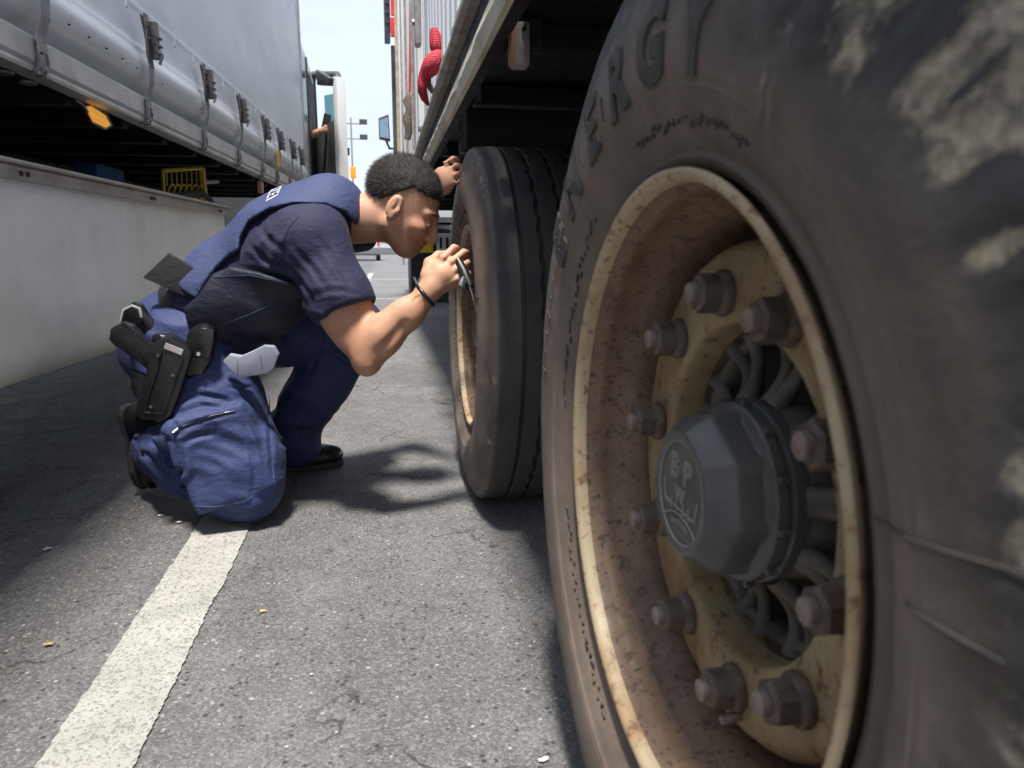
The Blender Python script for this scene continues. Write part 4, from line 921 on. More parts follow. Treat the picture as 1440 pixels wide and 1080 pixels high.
# --- head frame: looks at his hand, chin tucked
HD = V3(.056, 2.02, .842); HF = unit(V3(.82, -.16, -.50)); HU = unit(V3(.45, -.08, .88)-HF*(V3(.45, -.08, .88)@HF)); HR = np.cross(HF, HU)
HRm = np.stack([HF, HR, HU])                           # rows: forward, right, up
def hp(f, r, u): return HD+HF*f+HR*r+HU*u
def head(p):
    d = ellipsoid(p, hp(-.018, 0, .030), (.098, .076, .090), HRm)                 # cranium
    d = smin(d, ellipsoid(p, hp(.035, 0, -.035), (.060, .058, .078), HRm), .035)   # face
    d = smin(d, ellipsoid(p, hp(.060, 0, -.092), (.030, .034, .024), HRm), .03)    # chin
    for s in (-1, 1):
        d = smin(d, rcone(p, hp(-.005, s*.055, -.060), hp(.055, s*.022, -.094), .022, .018), .028)   # jaw
        d = smin(d, ellipsoid(p, hp(.062, s*.043, -.028), (.022, .022, .016), HRm), .022)            # cheekbone
        d = smin(d, rcone(p, hp(.083, s*.012, .018), hp(.068, s*.046, .016), .011, .010), .012)      # brow
    d = smin(d, chain(p, [hp(.086, 0, .010), hp(.100, 0, -.016), hp(.112, 0, -.036)], [.008, .010, .013], .008), .012)   # nose
    for s in (-1, 1): d = smin(d, ellipsoid(p, hp(.098, s*.013, -.040), (.012, .009, .009), HRm), .008)
    for s in (-1, 1): d = smax(d, -ellipsoid(p, hp(.096, s*.033, -.003), (.020, .017, .012), HRm), .012)  # eye sockets
    for s in (-1, 1):                                                               # lids
        d = smin(d, smax(ellipsoid(p, hp(.0785, s*.033, -.005), (.0128, .0155, .0128), HRm), -((p-hp(.0785, s*.033, -.0050))@unit(HU+HF*.10)), .002), .004)
        d = smin(d, smax(ellipsoid(p, hp(.0780, s*.033, -.006), (.0122, .0150, .0122), HRm), (p-hp(.0785, s*.033, -.0115))@HU, .002), .004)
    d = smin(d, ellipsoid(p, hp(.086, 0, -.062), (.014, .024, .0065), HRm), .006)   # lips
    d = smin(d, ellipsoid(p, hp(.083, 0, -.073), (.014, .022, .0070), HRm), .006)
    d = smax(d, -ellipsoid(p, hp(.100, 0, -.0672), (.012, .026, .0016), HRm), .003)
    for s in (-1, 1):                                                               # ears
        e = ellipsoid(p, hp(-.012, s*.080, -.012), (.019, .009, .032), HRm); e = smax(e, -ellipsoid(p, hp(-.007, s*.091, -.006), (.0125, .009, .022), HRm), .003); e = smin(e, ellipsoid(p, hp(-.013, s*.084, -.008), (.004, .004, .016), HRm), .003); e = smin(e, ellipsoid(p, hp(.004, s*.082, -.016), (.005, .005, .007), HRm), .003); e = smin(e, ellipsoid(p, hp(-.006, s*.083, -.038), (.008, .005, .009), HRm), .004)
        d = smin(d, e, .007)
    return d
def neck(p):
    d = rcone(p, NEK-AXT*.03, hp(-.045, 0, -.055), .066, .060)
    return smin(d, rcone(p, hp(-.02, 0, -.06), NEK+V3(.03, 0, -.03), .048, .055), .03)

# --- right hand: wrist to bent fingers round the gauge
HDIR = unit(V3(.70, .10, .70)); HW = unit(V3(-.68, .10, .72)-HDIR*(V3(-.68, .10, .72)@HDIR)); HP = np.cross(HDIR, HW); HP = HP if HP[1] > 0 else -HP   # HP: palm side, away from the camera
def hd(a, b, c): return WRR+HDIR*a+HW*b+HP*c
def finger(p, k0, d1, d2, d3, l, r):
    a = k0; b = a+unit(d1)*l[0]; c = b+unit(d2)*l[1]; e = c+unit(d3)*l[2]
    return chain(p, [a, b, c, e], [r*1.12, r*1.02, r*.92, r*.78], .004)
def rhand(p):
    d = smin(rcone(p, hd(-.01, .004, 0), hd(.045, .006, 0), .027, .028), ellipsoid(p, hd(.055, 0, .002), (.048, .042, .017), np.stack([HDIR, HW, HP])), .022)
    for b, a, l, r in ((.033, .090, (.043, .027, .020), .0086), (.0115, .096, (.047, .030, .021), .0088), (-.0105, .092, (.043, .028, .020), .0085), (-.031, .081, (.034, .022, .018), .0076)):
        f = finger(p, hd(a-.012, b, -.004), HDIR*.93+HP*(.30+.25*(b < 0))-HW*(.16-b*4), HDIR*(.30-.3*(b < 0))+HP*1.0-HW*.15, -HDIR*.65+HP*.75, l, r)
        d = smin(d, f, .004); d = smin(d, ellipsoid(p, hd(a-.010, b, -.010), (.011, .0085, .009), np.stack([HDIR, HW, HP])), .006)
        d = smin(d, rcone(p, hd(.02, b*.4, -.0155), hd(a-.012, b, -.0135), .0032, .0038), .005)     # tendons
    d = smin(d, chain(p, [hd(.018, .032, .006), hd(.048, .050, .018), hd(.080, .048, .034), hd(.100, .036, .040)], [.017, .0135, .0105, .0085], .008), .012)   # thumb
    return d
def rarm(p):
    q = p; m = ELR*.55+SHR*.45
    d = chain(p, [SHR, m, ELR*.96+SHR*.04], [.060, .053, .037], .03)
    d = smin(d, ellipsoid(p, (SHR*.38+ELR*.62)+V3(.022, .0, .022), (.040, .040, .085), frame(V3(1, 0, .45), SHR-ELR)), .03)       # biceps
    d = smin(d, ellipsoid(p, (SHR*.42+ELR*.58)+V3(-.030, 0, -.010), (.032, .036, .10), frame(V3(1, 0, .45), SHR-ELR)), .03)        # triceps
    d = smin(d, ellipsoid(p, ELR+V3(-.004, -.004, -.018), (.022, .024, .022)), .018)
    f1 = ELR*.72+WRR*.28
    d = smin(d, chain(p, [ELR, f1+V3(-.006, 0, .008), ELR*.35+WRR*.65, WRR], [.037, .045, .035, .0262], .025), .022)
    d = smin(d, ellipsoid(p, ELR*.66+WRR*.34+V3(-.018, -.012, .022), (.026, .026, .085), frame(V3(0, 1, 0), WRR-ELR)), .028)         # brachioradialis
    d = smax(d, -rcone(p, ELR*.80+WRR*.20+V3(.0, -.056, -.012), ELR*.45+WRR*.55+V3(.004, -.047, -.008), .010, .008), .018)              # groove between muscles
    for a, b in (((.35, .004), (.62, .010)), ((.62, .010), (.88, .004)), ((.5, -.012), (.9, -.010))):                                       # veins
        pa = ELR+(WRR-ELR)*a[0]; pb = ELR+(WRR-ELR)*b[0]; n0 = V3(-.4, -.85, .3)
        d = smin(d, rcone(p, pa+unit(n0)*(.047-.020*a[0])+HW*a[1], pb+unit(n0)*(.047-.020*b[0])+HW*b[1], .0022, .0022), .005)
    return d
def larm(p):
    d = chain(p, [SHL, ELL, ELL*.7+WRL*.3, WRL], [.055, .042, .044, .027], .03)
    d = smin(d, ellipsoid(p, WRL+V3(.032, -.028, .030), (.045, .018, .042), frame(V3(.62, -.50, .60), V3(-.3, .2, .9))), .018)
    for k in range(4):
        a = WRL+V3(.058, -.048, .052)+V3(-.012, .006, .0185)*(1.5-k)
        d = smin(d, chain(p, [a, a+V3(.022, -.014, .012), a+V3(.040, -.006, .008)], [.0088, .0082, .0072], .004), .004)
    return d
def torso_skin(p): return torso0(p, -.03)
parts_skin = []
parts_skin.append(nets(lambda p: smin(smin(torso_skin(p), neck(p), .03), larm(p), .03), (-.75, 1.84, .34), (.30, 2.52, 1.02), .0075))
parts_skin.append(nets(lambda p: smin(head(p), neck(p), .022), (-.13, 1.88, .69), (.22, 2.17, 1.02), .0032))
parts_skin.append(nets(lambda p: smin(rarm(p), rhand(p), .016), (-.27, 1.74, .37), (.26, 2.03, .83), .0028))
Vs, Fs, off = [], [], 0
for v, f_ in parts_skin: Vs.append(v); Fs.append(f_+off); off += len(v)
pme = mesh_np('person', np.concatenate(Vs), np.concatenate(Fs)); q = (cos_get(pme)-HD)@HRm.T
inh = np.linalg.norm(q, axis=1) < .16
sb_ = np.clip((-.042-q[:, 2]+.25*np.clip(-q[:, 0], 0, .05))/.02, 0, 1)*np.clip((q[:, 0]+.03)/.02, 0, 1)*inh*(q[:, 2] > -.13); lp_ = np.exp(-((q[:, 2]+.0672)/.009)**2)*np.clip((q[:, 0]-.078)/.008, 0, 1)*np.clip((.026-np.abs(q[:, 1]))/.006, 0, 1)*inh
for nm, val in (('stubble', sb_*(1-lp_)*.75), ('lip', lp_)):
    at_ = pme.attributes.new(nm, 'FLOAT', 'POINT'); at_.data.foreach_set('value', val.astype(np.float32))
off_ = link('person', pme, M['skin'])
tag(off_, 'kneeling officer in navy uniform and vest bending towards the trailer wheel', 'person')
# eyes, brows
for s in (-1, 1):
    e = MB(); bm_ = bmesh.new(); bmesh.ops.create_uvsphere(bm_, u_segments=20, v_segments=14, radius=.0108); bmesh.ops.translate(bm_, vec=Vector(hp(.0785, s*.033, -.006)), verts=bm_.verts); e._add(bm_)
    eo = e.build('eye', M['eye'], off_, 80)
    MB().cyl(hp(.0880, s*.033, -.0085), hp(.0893, s*.033, -.0092), .0052, .0048, 16).build('iris', M['iris'], eo)
    MB().tube([hp(.0905, s*.012, .019), hp(.0880, s*.028, .025), hp(.0740, s*.049, .019)], [.0026, .0034, .0018], 8).build('eyebrow', M['hair'], off_, 60)
def hairf(p):
    d = ellipsoid(p, hp(-.020, 0, .036), (.104, .0815, .094), HRm); q = (p-HD)@HRm.T
    line = q[..., 2]-(.042-1.15*np.clip(-q[..., 0]-.004, -.012, .12))         # hairline drops towards the nape
    line = np.minimum(line, .075-q[..., 0]+0*line) if False else line
    sb = rbox(p, hp(.004, 0, .034), (.010, .082, .026), .010, HRm)
    reg = -line+.004*vnoise(p, 90, 8); reg = np.maximum(reg, q[..., 0]-.078+.35*np.abs(q[..., 1]))
    return smax(d-.0016*vnoise(p, 60, 4)-.0012*vnoise(p, 300, 6), reg, .009)
Vh, Fh = nets(hairf, (-.12, 1.90, .70), (.22, 2.14, 1.01), .003, 0)
ho_ = link('hair', mesh_np('hair', Vh, Fh), M['hair'], off_)
fc = Vh[Fh]; ctr = fc.mean(1); nr = np.cross(fc[:, 1]-fc[:, 0], fc[:, 3]-fc[:, 0]); nr /= np.linalg.norm(nr, axis=1)[:, None]+1e-9
sel = RNG.integers(0, len(ctr), 22000); keep = ((ctr[sel]-hp(-.02, 0, .03))*nr[sel]).sum(1) > 0; sel = sel[keep]
rt_ = ctr[sel]+RNG.normal(size=(len(sel), 3))*.0022; dr_ = nr[sel]*.55-HF*.55-HU*.25+RNG.normal(size=(len(sel), 3))*.28; dr_ /= np.linalg.norm(dr_, axis=1)[:, None]
sw = np.cross(dr_, nr[sel]); sw /= np.linalg.norm(sw, axis=1)[:, None]+1e-9; ln = RNG.uniform(.005, .010, (len(sel), 1))
SV = np.stack([rt_-sw*.0004, rt_+sw*.0004, rt_+dr_*ln*1.25], 1).reshape(-1, 3); SF = np.arange(len(SV)).reshape(-1, 3)
tag(link('hair_strands', mesh_np('hair_strands', SV, SF, False), M['hair'], ho_), kind='stuff')

# --- creases: paths lying on the cloth, pressed in with a raised lip on each side
def ray_on(seq, fn, y0):
    X = np.array(seq, float); r = FW+np.outer(X[:, 0]-720, RT)/F_PX-np.outer(X[:, 1]-540, UP)/F_PX; r = r/r[:, 1:2]; s = np.full(len(X), y0)
    for _ in range(45): s = s+np.clip(fn(CAM+r*s[:, None]), -.02, .05)*.7
    return CAM+r*s[:, None]
def creases(spec, fn, y0):
    res = []
    for dep, wd, seq in spec:
        P = np.array(seq, float); t = np.linspace(0, len(P)-1, max(4, 2*len(P))); Q = np.stack([np.interp(t, np.arange(len(P)), P[:, 0]), np.interp(t, np.arange(len(P)), P[:, 1])], -1)
        res.append((dep, wd, ray_on(Q, fn, y0)))
    return res
def press(p, cr):
    tot = 0
    for dep, wd, Q in cr:
        lo_, hi_ = Q.min(0)-4*wd, Q.max(0)+4*wd; m = ((p > lo_) & (p < hi_)).all(-1)
        if not m.any(): continue
        q = p[m]; best = np.full(len(q), 9.); tt = np.zeros(len(q)); nq = len(Q)-1
        for i in range(nq):
            ab = Q[i+1]-Q[i]; t = np.clip(((q-Q[i])@ab)/(ab@ab+1e-12), 0, 1); dd = np.linalg.norm(q-Q[i]-t[:, None]*ab, axis=1); k = dd < best; best = np.where(k, dd, best); tt = np.where(k, (i+t)/nq, tt)
        fade = np.sin(pi*np.clip(tt*.94+.03, 0, 1))**.7
        out_ = np.zeros(p.shape[:-1]); out_[m] = dep*fade*(np.exp(-(best/wd)**2)-.75*np.exp(-((best-1.7*wd)/(.9*wd))**2)); tot = tot+out_
    return tot
# --- trousers
def trous(p): return trous_base(p) if CR_T is None else trous_base(p)+press(p, CR_T)
CR_T = None
def trous_base(p):
    q = squash(p, PEL, .78)
    d = rcone(q, PEL+V3(-.015, 0, -.005), PEL+AXT*.09, .135, .128)
    d = smin(d, ellipsoid(p, PEL+V3(-.055, -.055, -.035), (.115, .10, .115)), .05); d = smin(d, ellipsoid(p, PEL+V3(-.055, .075, -.035), (.115, .10, .115)), .05)
    d = smax(d, (p-(PEL+AXT*.085))@AXT, .006)             # waistband
    th = chain(p, [HIPR, HIPR*.5+KNR*.5+V3(-.004, -.008, 0), KNR+V3(.0, 0, .06), KNR], [.128, .122, .104, .094], .03)
    th = smin(th, rcone(p, KNR+V3(.012, -.02, -.010), KNR+V3(-.07, .02, -.018), .086, .078), .03)
    cf = chain(p, [KNR+V3(-.03, .02, -.008), KNR*.5+ANR*.5+V3(-.02, 0, .03), ANR+V3(.035, -.02, -.005)], [.090, .098, .072], .03)
    cf = cf-.004*fold(p, ANR+V3(.06, -.04, 0), ANR-KNR, .045, 1, .13, 3)
    leg = smin(th, cf, .018)
    lt_ = chain(p, [HIPL, HIPL*.45+KNL*.55, KNL], [.120, .112, .090], .03)
    ls = chain(p, [KNL, KNL*.5+ANL*.5+V3(-.012, 0, 0), ANL+V3(.0, 0, .02), ANL+V3(.01, 0, -.03)], [.090, .090, .080, .078], .03)
    d = smin(d, leg, .035); d = smin(d, smin(lt_, ls, .02), .03)
    # pocket on the near thigh
    ax = unit(HIPR-KNR); pk = KNR*.78+HIPR*.22+V3(-.010, -.098, .012)
    d = smin(d, rbox(p, pk, (.100, .030, .120), .016, np.stack([unit(np.cross(V3(.15, -1, .12), ax)), unit(V3(.15, -1, .12)), ax])), .010)
    # creases
    w_ = fold(p, HIPR+V3(-.04, -.09, -.06), V3(.35, -.1, .9), .042, .0075, .12, 1)+fold(p, HIPR+V3(.03, -.10, -.15), V3(-.15, 0, 1), .036, .0055, .10, 2)
    w_ = w_+fold(p, KNR+V3(-.09, -.04, .06), V3(.55, -.2, .8), .034, .0065, .09, 5)+fold(p, KNR*.4+ANR*.6+V3(0, -.06, .04), V3(.7, -.3, .5), .05, .008, .14, 6)
    w_ = w_+fold(p, KNL+V3(-.04, -.06, -.06), V3(.6, 0, .7), .04, .006, .11, 7)+fold(p, ANL+V3(0, -.05, .10), V3(.3, 0, .9), .05, .0065, .13, 8)+fold(p, HIPL+V3(.17, -.08, -.03), V3(.9, 0, .5), .05, .006, .14, 9)+fold(p, HIPR*.6+KNR*.4+V3(.06, -.08, 0), V3(.5, 0, .9), .05, .005, .16, 10)+fold(p, KNR+V3(.03, -.07, .0), V3(.8, 0, .5), .05, .004, .10, 11)
    d = d-1.7*w_-.005*fbm(p, 7, 3, 12)
    d = np.maximum(d, .004-p[..., 2])
    return d
def zq(seq): return [(140+x/3.176, 420+y/3.176) for x, y in seq]
CR_T = creases([(.007, .0075, zq([(330, 470), (420, 432), (520, 440), (610, 475)])), (.006, .007, zq([(350, 520), (450, 478), (560, 492)])), (.006, .006, zq([(355, 590), (450, 545), (560, 520), (615, 510)])),
  (.007, .008, zq([(365, 650), (430, 612), (520, 600)])), (.005, .007, zq([(300, 470), (335, 550), (360, 630)])), (.010, .010, zq([(352, 655), (362, 740), (378, 880)])), (.008, .009, zq([(150, 600), (240, 592), (330, 640)])),
  (.009, .009, zq([(170, 680), (230, 710), (300, 810)])), (.008, .008, zq([(300, 670), (318, 760), (350, 870)])), (.007, .008, zq([(235, 620), (268, 700), (328, 850)])), (.007, .008, zq([(128, 570), (175, 650), (225, 800)])),
  (.006, .007, zq([(640, 560), (676, 660), (696, 780), (688, 880)])), (.004, .008, zq([(755, 480), (764, 640), (772, 800)])), (.006, .009, zq([(640, 420), (690, 470), (720, 560)])), (.005, .008, zq([(500, 920), (600, 960), (700, 950), (770, 900)])),
  (.008, .010, zq([(880, 380), (815, 470), (795, 560)])), (.008, .010, zq([(950, 480), (890, 580), (865, 660)])), (.006, .008, zq([(1010, 420), (950, 540), (900, 620)])), (.007, .009, zq([(800, 640), (850, 650), (900, 625)])), (.006, .008, zq([(960, 130), (900, 200), (850, 240)])), (.006, .008, zq([(1040, 160), (980, 240), (940, 330)])),
  (.005, .006, zq([(400, 370), (470, 345), (540, 335)])), (.005, .006, zq([(560, 390), (630, 400), (690, 395)]))], trous_base, 1.55)
link('trousers', mesh_np('trousers', *nets(trous, (-.86, 1.76, -.01), (.02, 2.48, .68), .0054)), M['trousers'], off_)
# pocket seam, zips
def seg_strip(name, pts, wdt, mat, par=off_):
    return MB().tube(pts, wdt, 6).build(name, mat, par, 60)
# --- shirt with short sleeves
SLV = SHR*.40+ELR*.60; SAX = unit(ELR-SHR); SAXL = unit(ELL-SHL); SLVL = SHL*.5+ELL*.5
def shirt(p): return shirt_base(p) if CR_S is None else shirt_base(p)+press(p, CR_S)
CR_S = None
def shirt_base(p):
    d = torso0(p, .006)
    d = smin(d, ellipsoid(p, V3(-.36, 2.02, .56), (.10, .10, .10)), .06)
    hem = smax(chain(p, [SHR+V3(-.02, .05, .0), SHR, SHR*.5+ELR*.5, SLV+SAX*.05], [.085, .088, .080, .078], .03), (p-SLV)@SAX, .004)
    d = smin(d, hem, .035)
    d = smin(d, smax(chain(p, [SHL, SHL*.4+ELL*.6], [.082, .074]), (p-SLVL)@SAXL, .004), .035)
    col = smax(rcone(p, NEK-AXT*.02, NEK+AXT*.045+V3(.01, 0, 0), .078, .073), (p-(NEK+AXT*.025+V3(.01, 0, -.01)))@unit(AXT+V3(.2, 0, .0)), .004)
    d = smin(d, col, .025)
    w_ = fold(p, SHR+V3(-.06, -.04, -.06), V3(.8, 0, -.6), .05, .006, .12, 20)+fold(p, SHR+V3(.05, -.06, -.12), V3(.35, .2, .9), .045, .004, .10, 21)+fold(p, V3(-.47, 1.99, .56), V3(.6, 0, .7), .036, .007, .11, 22)
    d = d-1.6*w_-.004*fbm(p, 8, 3, 31)
    return smax(d, -((p-(PEL+AXT*.045))@AXT), .006)
def zs_(seq): return [(140+x/2.667, 220+y/2.667) for x, y in seq]
CR_S = creases([(.006, .009, zs_([(690, 400), (755, 470), (800, 540)])), (.005, .009, zs_([(820, 300), (890, 400), (950, 490)])), (.006, .009, zs_([(560, 330), (640, 400), (710, 425)])), (.006, .009, zs_([(550, 425), (640, 440), (745, 470)])),
  (.004, .007, zs_([(800, 520), (880, 500), (970, 515)])), (.005, .008, zs_([(720, 330), (800, 420), (850, 500)])), (.006, .008, zs_([(180, 575), (260, 535), (345, 560)])), (.006, .008, zs_([(195, 610), (270, 575), (350, 590)])), (.006, .008, zs_([(205, 535), (280, 515), (350, 540)])), (.005, .009, zs_([(600, 260), (640, 320), (690, 350)]))], shirt_base, 1.5)
link('shirt', mesh_np('shirt', *nets(shirt, (-.74, 1.78, .42), (.05, 2.42, .96), .0055)), M['shirt'], off_)
# sleeve hem and shoulder seam
def ring(c, ax, rad, thick, name, mat, squ=1., n=40, par=off_):
    ax = unit(ax); u_ = unit(np.cross(ax, V3(0, 1, .2))); v_ = np.cross(ax, u_)
    return MB().tube([tuple(c+u_*rad*math.cos(t)+v_*rad*squ*math.sin(t)) for t in np.linspace(0, 2*pi, n)], thick, 6).build(name, mat, par, 60)
ring(SLV-SAX*.012, SAX, .0805, .0022, 'sleeve_hem', M['shirt'])
# --- vest: back panel, then darker front and side panel
def px_poly(seq, Y): return [(at(x, y, Y)[0], at(x, y, Y)[2]) for x, y in seq]
VB = px_poly([(236, 392), (262, 345), (300, 305), (345, 270), (395, 240), (450, 225), (505, 235), (520, 285), (500, 318), (486, 300), (462, 290), (420, 288), (382, 296), (352, 312), (341, 335), (340, 352), (322, 362), (306, 378), (292, 400), (282, 420), (262, 410)], 1.95)
def vestb(p):
    sh = torso0(p, .024)-.0016*fbm(p, 9, 3, 41)-fold(p, V3(-.40, 2.0, .72), V3(.6, 0, .8), .07, .003, .13, 44)
    sh = smin(sh, rcone(p, SHR+V3(-.01, .06, .055), SHR+V3(.05, .06, .035), .05, .045), .03)
    d = smax(sh, poly2(p[..., 0], p[..., 2], VB), .007)
    return d
link('vest_back', mesh_np('vest_back', *nets(vestb, (-.66, 1.80, .55), (.02, 2.40, 1.0), .0055)), M['vest'], off_)
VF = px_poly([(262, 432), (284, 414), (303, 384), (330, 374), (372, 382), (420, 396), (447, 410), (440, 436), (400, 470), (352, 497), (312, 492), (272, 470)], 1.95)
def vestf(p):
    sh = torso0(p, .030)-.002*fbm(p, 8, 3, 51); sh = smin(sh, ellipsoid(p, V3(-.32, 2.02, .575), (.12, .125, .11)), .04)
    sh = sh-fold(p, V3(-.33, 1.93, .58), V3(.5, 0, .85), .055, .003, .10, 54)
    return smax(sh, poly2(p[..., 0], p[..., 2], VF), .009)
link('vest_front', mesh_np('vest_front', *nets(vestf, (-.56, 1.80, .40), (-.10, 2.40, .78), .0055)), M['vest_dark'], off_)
fl_ = MB().prism([at(200, 391, 1.97), at(236, 357, 1.97), at(291, 388, 1.93), at(268, 420, 1.93)], (0, .014, .004), .003).build('vest_flap', M['velcro'], off_, 40)
# printed word across the shoulder blades, reading towards his right side
me = text_mesh('POLIZEI', .056, .0005, .0, 1.12); c = cos_get(me); cw = c[:, 0].max()
PC = V3(-.262, 1.985, .0)
s_ = c[:, 0]-cw                                     # 0 at the last letter
base = V3(-.292, 1.925, 1.0)
pts = base+np.outer(s_, -unit(V3(-.02, -1, 0)*-1)*-1*-1)
lat2 = V3(0.02, -1, 0); fw2 = V3(1, 0, 0)
pts = base+np.outer(s_, lat2)+np.outer(c[:, 1], fw2*.80)
zz = np.full(len(pts), 1.05)
for _ in range(60):                                   # drop the print onto the vest
    q = np.stack([pts[:, 0], pts[:, 1], zz], -1); zz -= np.clip(vestb(q), -.01, .03)*.8
cos_set(me, np.stack([pts[:, 0], pts[:, 1], zz+.0022+c[:, 2]], -1)); link('back_lettering', me, M['print'], off_)
# --- belt and what hangs on it
def belt(p):
    q = squash(p, PEL, .78); d = rcone(q, PEL-AXT*.1, PEL+AXT*.2, .142, .137); c0 = PEL+AXT*.072
    return smax(smax(d, np.abs((p-c0)@unit(AXT+V3(.12, 0, .10)))-.024, .004), -(d+.012), .003)
link('belt', mesh_np('belt', *nets(belt, (-.78, 1.85, .38), (-.28, 2.44, .74), .0055)), M['leather'], off_)
def pxp(seq, Y): return [at(x, y, Y) for x, y in seq]
HY = 1.855
ho = MB().prism(pxp([(222, 478), (238, 473), (263, 489), (270, 497), (263, 520), (250, 560), (240, 585), (232, 592), (200, 592), (188, 585), (190, 570), (203, 530), (206, 512), (196, 498)], HY), (.0, .040, .004), .007).build('holster', M['polymer'], off_, 40)
MB().prism(pxp([(233, 482), (258, 492), (255, 500), (230, 490)], HY-.004), (0, .003, 0), .001).build('holster_clip', M['lamp_body'], ho)
MB().prism(pxp([(182, 520), (204, 528), (196, 570), (184, 548)], HY+.03), (0, .025, 0), .005).build('holster_paddle', M['polymer'], ho, 40)
pi_ = MB().prism(pxp([(152, 478), (155, 462), (172, 453), (186, 458), (200, 474), (214, 486), (234, 488), (262, 500), (250, 540), (222, 545), (206, 520), (182, 500), (160, 486)], HY+.010), (0, .026, .002), .006)
pi_ = pi_.build('pistol', M['polymer'], None, 40); tag(pi_, 'black pistol with its grip rising out of the hip holster', 'pistol')
for k in range(9):
    a_ = np.array([176, 455.])*(1-k/8)+np.array([212, 484.])*(k/8)
    MB().box(at(a_[0], a_[1], HY+.022), (.0035, .026, .008), .001, Matrix.Rotation(.9, 3, 'Y')).build('grip_ridge', M['leather'], pi_)
MB().tube(pxp([(228, 492), (222, 520), (208, 560), (204, 580), (230, 582), (246, 540), (258, 505)], HY-.001), .0022, 6).build('holster_rib', M['polymer'], ho, 60)
for x, y in ((222, 500), (212, 572), (243, 528)): MB().cyl(at(x, y, HY-.002), at(x, y, HY-.0065), .0045, .004, 10).build('holster_screw', M['chassis_grey'], ho, 40)
MB().prism(pxp([(214, 470), (240, 470), (262, 482), (262, 500), (236, 492), (212, 486)], HY+.045), (0, .03, 0), .004).build('holster_hanger', M['leather'], ho, 40)
po = MB().prism(pxp([(262, 470), (272, 457), (288, 455), (301, 462), (300, 480), (294, 512), (284, 528), (262, 530), (250, 522), (254, 500)], 1.875), (0, .045, .0), .012).build('belt_pouch', M['leather'], off_, 50)
MB().prism(pxp([(270, 460), (301, 463), (300, 482), (294, 505), (272, 503), (266, 485)], 1.866), (0, .012, .0), .004).build('pouch_flap', M['leather'], po, 40)
MB().cyl(at(279, 498, 1.866), at(279, 498, 1.860), .0058, .0045, 16).build('snap_button', M['brass'], po, 50)
mp_ = MB().prism(pxp([(167, 462), (172, 436), (186, 424), (198, 428), (206, 442), (216, 452), (218, 472), (206, 478), (196, 462), (184, 456)], 1.95), (0, .03, 0), .007).build('magazine_pouch', M['leather'], off_, 40)
MB().tube(pxp([(170, 452), (174, 436), (186, 430), (196, 434), (199, 446)], 1.943), .004, 6).build('pouch_piping', M['strap_grey'], mp_, 60)
MB().tube(pxp([(226, 474), (250, 480), (276, 490)], 1.90), .009, 8).build('belt_keeper', M['polymer'], off_, 50)
# folded mask hooked over the belt
mk = MB().prism(pxp([(313, 508), (322, 499), (338, 502), (352, 496), (370, 487), (384, 488), (391, 500), (384, 519), (374, 526), (338, 532), (328, 524)], 1.885), (.004, .012, .004), .003).build('face_mask', M['mask'], None, 40)
tag(mk, 'folded pale grey face mask hooked on the front of the belt', 'mask')
for a_, b_ in (((334, 508), (334, 526)), ((366, 498), (368, 518))):
    for k in range(7):
        q = np.array(a_)*(1-k/6.)+np.array(b_)*(k/6.); MB().box(at(q[0], q[1], 1.8835), (.0016, .001, .0026)).build('stitch', M['strap'], mk)
# zips and seam of the trouser pockets, laid on the cloth
def on_cloth(seq, fn, y0, lift=.0015):
    X = np.array(seq, float); r = FW+np.outer(X[:, 0]-720, RT)/F_PX-np.outer(X[:, 1]-540, UP)/F_PX; r = r/r[:, 1:2]; s = np.full(len(X), y0)
    for _ in range(45): s = s+np.clip(fn(CAM+r*s[:, None]), -.02, .05)*.7
    return list(CAM+r*(s-lift)[:, None])
def smooth_path(seq, n=18):
    P = np.array(seq, float); t = np.linspace(0, len(P)-1, n); return [(np.interp(v, np.arange(len(P)), P[:, 0]), np.interp(v, np.arange(len(P)), P[:, 1])) for v in t]
zp = seg_strip('pocket_zip', on_cloth(smooth_path([(250, 603), (275, 592), (305, 583), (331, 578)]), trous, 1.7, .0006), .0022, M['leather'])
q = on_cloth([(250, 603), (243, 609)], trous, 1.7, .005); MB().tube([q[0], q[1]], .0035, 8).build('zip_pull', M['chrome'], zp, 50)
zp = seg_strip('pocket_zip', on_cloth(smooth_path([(250, 541), (260, 533), (274, 528)]), trous, 1.7), .0028, M['leather'])
q = on_cloth([(250, 541), (249, 553)], trous, 1.7, .005); MB().tube([q[0], q[1]], .0035, 8).build('zip_pull', M['chrome'], zp, 50)
seg_strip('pocket_seam', on_cloth(smooth_path([(253, 634), (256, 690), (262, 712), (300, 713), (345, 705), (357, 698), (357, 640), (345, 610)], 40), trous, 1.7, .0005), .0014, M['trousers'])
seg_strip('side_seam', on_cloth(smooth_path([(378, 540), (380, 600), (384, 660), (388, 700)]), trous, 1.7, .0005), .0014, M['trousers'])
seg_strip('shoulder_seam', on_cloth(smooth_path([(420, 304), (405, 322), (396, 345), (394, 372)]), shirt, 1.6, .0005), .0013, M['shirt'])
seg_strip('vest_piping', on_cloth(smooth_path([(486, 300), (462, 291), (420, 289), (382, 297), (354, 313), (343, 335), (341, 352), (322, 361), (306, 377), (292, 399), (284, 414)], 44), vestb, 1.6, -.001), .0026, M['vest_dark'])
for sq in ([(430, 455), (560, 445), (700, 475), (790, 510)], [(430, 640), (520, 610), (640, 560), (760, 540)], [(520, 612), (555, 690)]):
    seg_strip('panel_seam', on_cloth(smooth_path(zs_(sq), 26), vestf, 1.55, -.0002), .0019, M['shirt'])
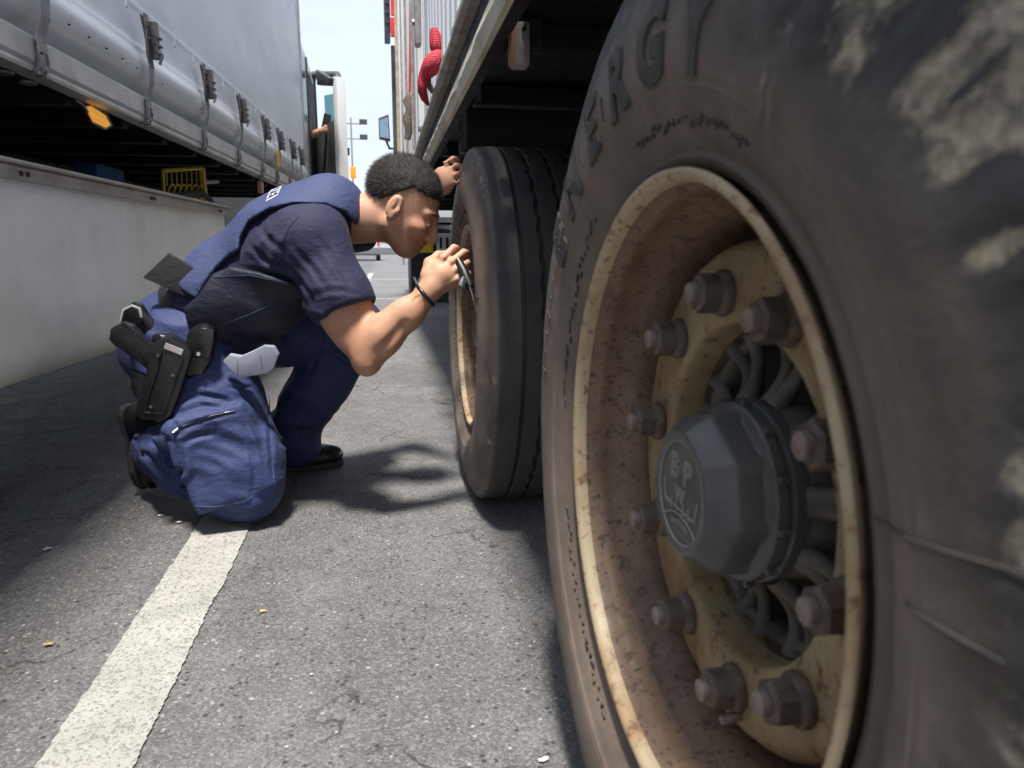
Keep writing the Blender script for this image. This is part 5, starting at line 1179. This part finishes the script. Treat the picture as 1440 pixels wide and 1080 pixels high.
# --- shoes
def shoe(toe, heel, up_, roll=0):
    toe, heel, up_ = V3(toe), V3(heel), unit(up_); ax = unit(toe-heel); sd = np.cross(up_, ax); Lh = np.linalg.norm(toe-heel); R_ = np.stack([ax, sd, up_])
    def upper(p):
        d = rcone(p, heel+ax*.045+up_*.055, heel+ax*.05+up_*.115, .045, .046)
        d = smin(d, ellipsoid(p, heel+ax*(Lh*.45)+up_*.045, (Lh*.36, .044, .045), R_), .03)
        d = smin(d, ellipsoid(p, heel+ax*(Lh-.065)+up_*.038, (.068, .047, .036), R_), .03)
        d = smin(d, ellipsoid(p, heel+ax*.045+up_*.045, (.045, .038, .042), R_), .02)
        d = smin(d, rcone(p, heel+ax*.09+up_*.085, heel+ax*.17+up_*.058, .030, .026), .02)
        for k in range(4): d = smin(d, rcone(p, heel+ax*(.115+.022*k)+up_*(.108-.016*k)-sd*.022, heel+ax*(.115+.022*k)+up_*(.108-.016*k)+sd*.022, .0035, .0035), .003)
        return smax(d, -((p-heel)@up_-.018), .004)
    def sole(p):
        q = (p-heel)@R_.T; u = np.clip(q[..., 0]/Lh, 0, 1); hw = np.interp(u, [0, .1, .3, .5, .75, .92, 1], [.020, .034, .033, .035, .047, .038, .018])
        d = np.maximum(np.abs(q[..., 1])-hw, np.maximum(-q[..., 0], q[..., 0]-Lh)); z = q[..., 2]
        dd = smax(d, np.maximum(z-.022, -z), .006)
        return smax(dd, -(np.maximum(np.abs(q[..., 0]-.105)-.018, z-.008)), .004)
    lo = np.minimum(toe, heel)-.13; hi = np.maximum(toe, heel)+.17
    o1 = link('shoe', mesh_np('shoe', *nets(upper, lo, hi, .0048)), M['shoe'], off_); link('sole', mesh_np('sole', *nets(sole, lo, hi, .0045)), M['sole'], o1)
    return o1
shoe((-.165, 2.43, .001), (-.43, 2.335, .001), (0, 0, 1))
shoe((-.735, 2.225, .016), (-.775, 2.215, .275), (.93, -.35, .10))
# --- wristband
wb = WRR-unit(WRR-ELR)*.022
ring(wb, WRR-ELR+V3(0, 0, -.05), .0315, .0052, 'wristband', M['polymer'], 1.0, 36)
# --- pressure gauge held against the tyre
ga = thing('tyre_gauge', 'small dark tyre gauge with bright tip held between fingers and tyre', 'gauge', tuple(at(655, 392, 1.885)))
g0 = at(655, 392, 1.885)
def gl(x, y, Y): return tuple(at(x, y, Y)-g0)
MB().tube([gl(644, 366, 1.84), gl(652, 382, 1.82), gl(661, 404, 1.80)], [.010, .014, .012], 12).build('body', M['polymer'], ga, 60)
MB().tube([gl(660, 400, 1.80), gl(664, 413, 1.80), gl(668, 430, 1.80)], [.0055, .004, .002], 8).build('probe', M['chrome'], ga, 60)
MB().box(gl(651, 396, 1.79), (.016, .012, .024), .003, Matrix.Rotation(.5, 3, 'Y')).build('clip', M['chrome'], ga, 40)
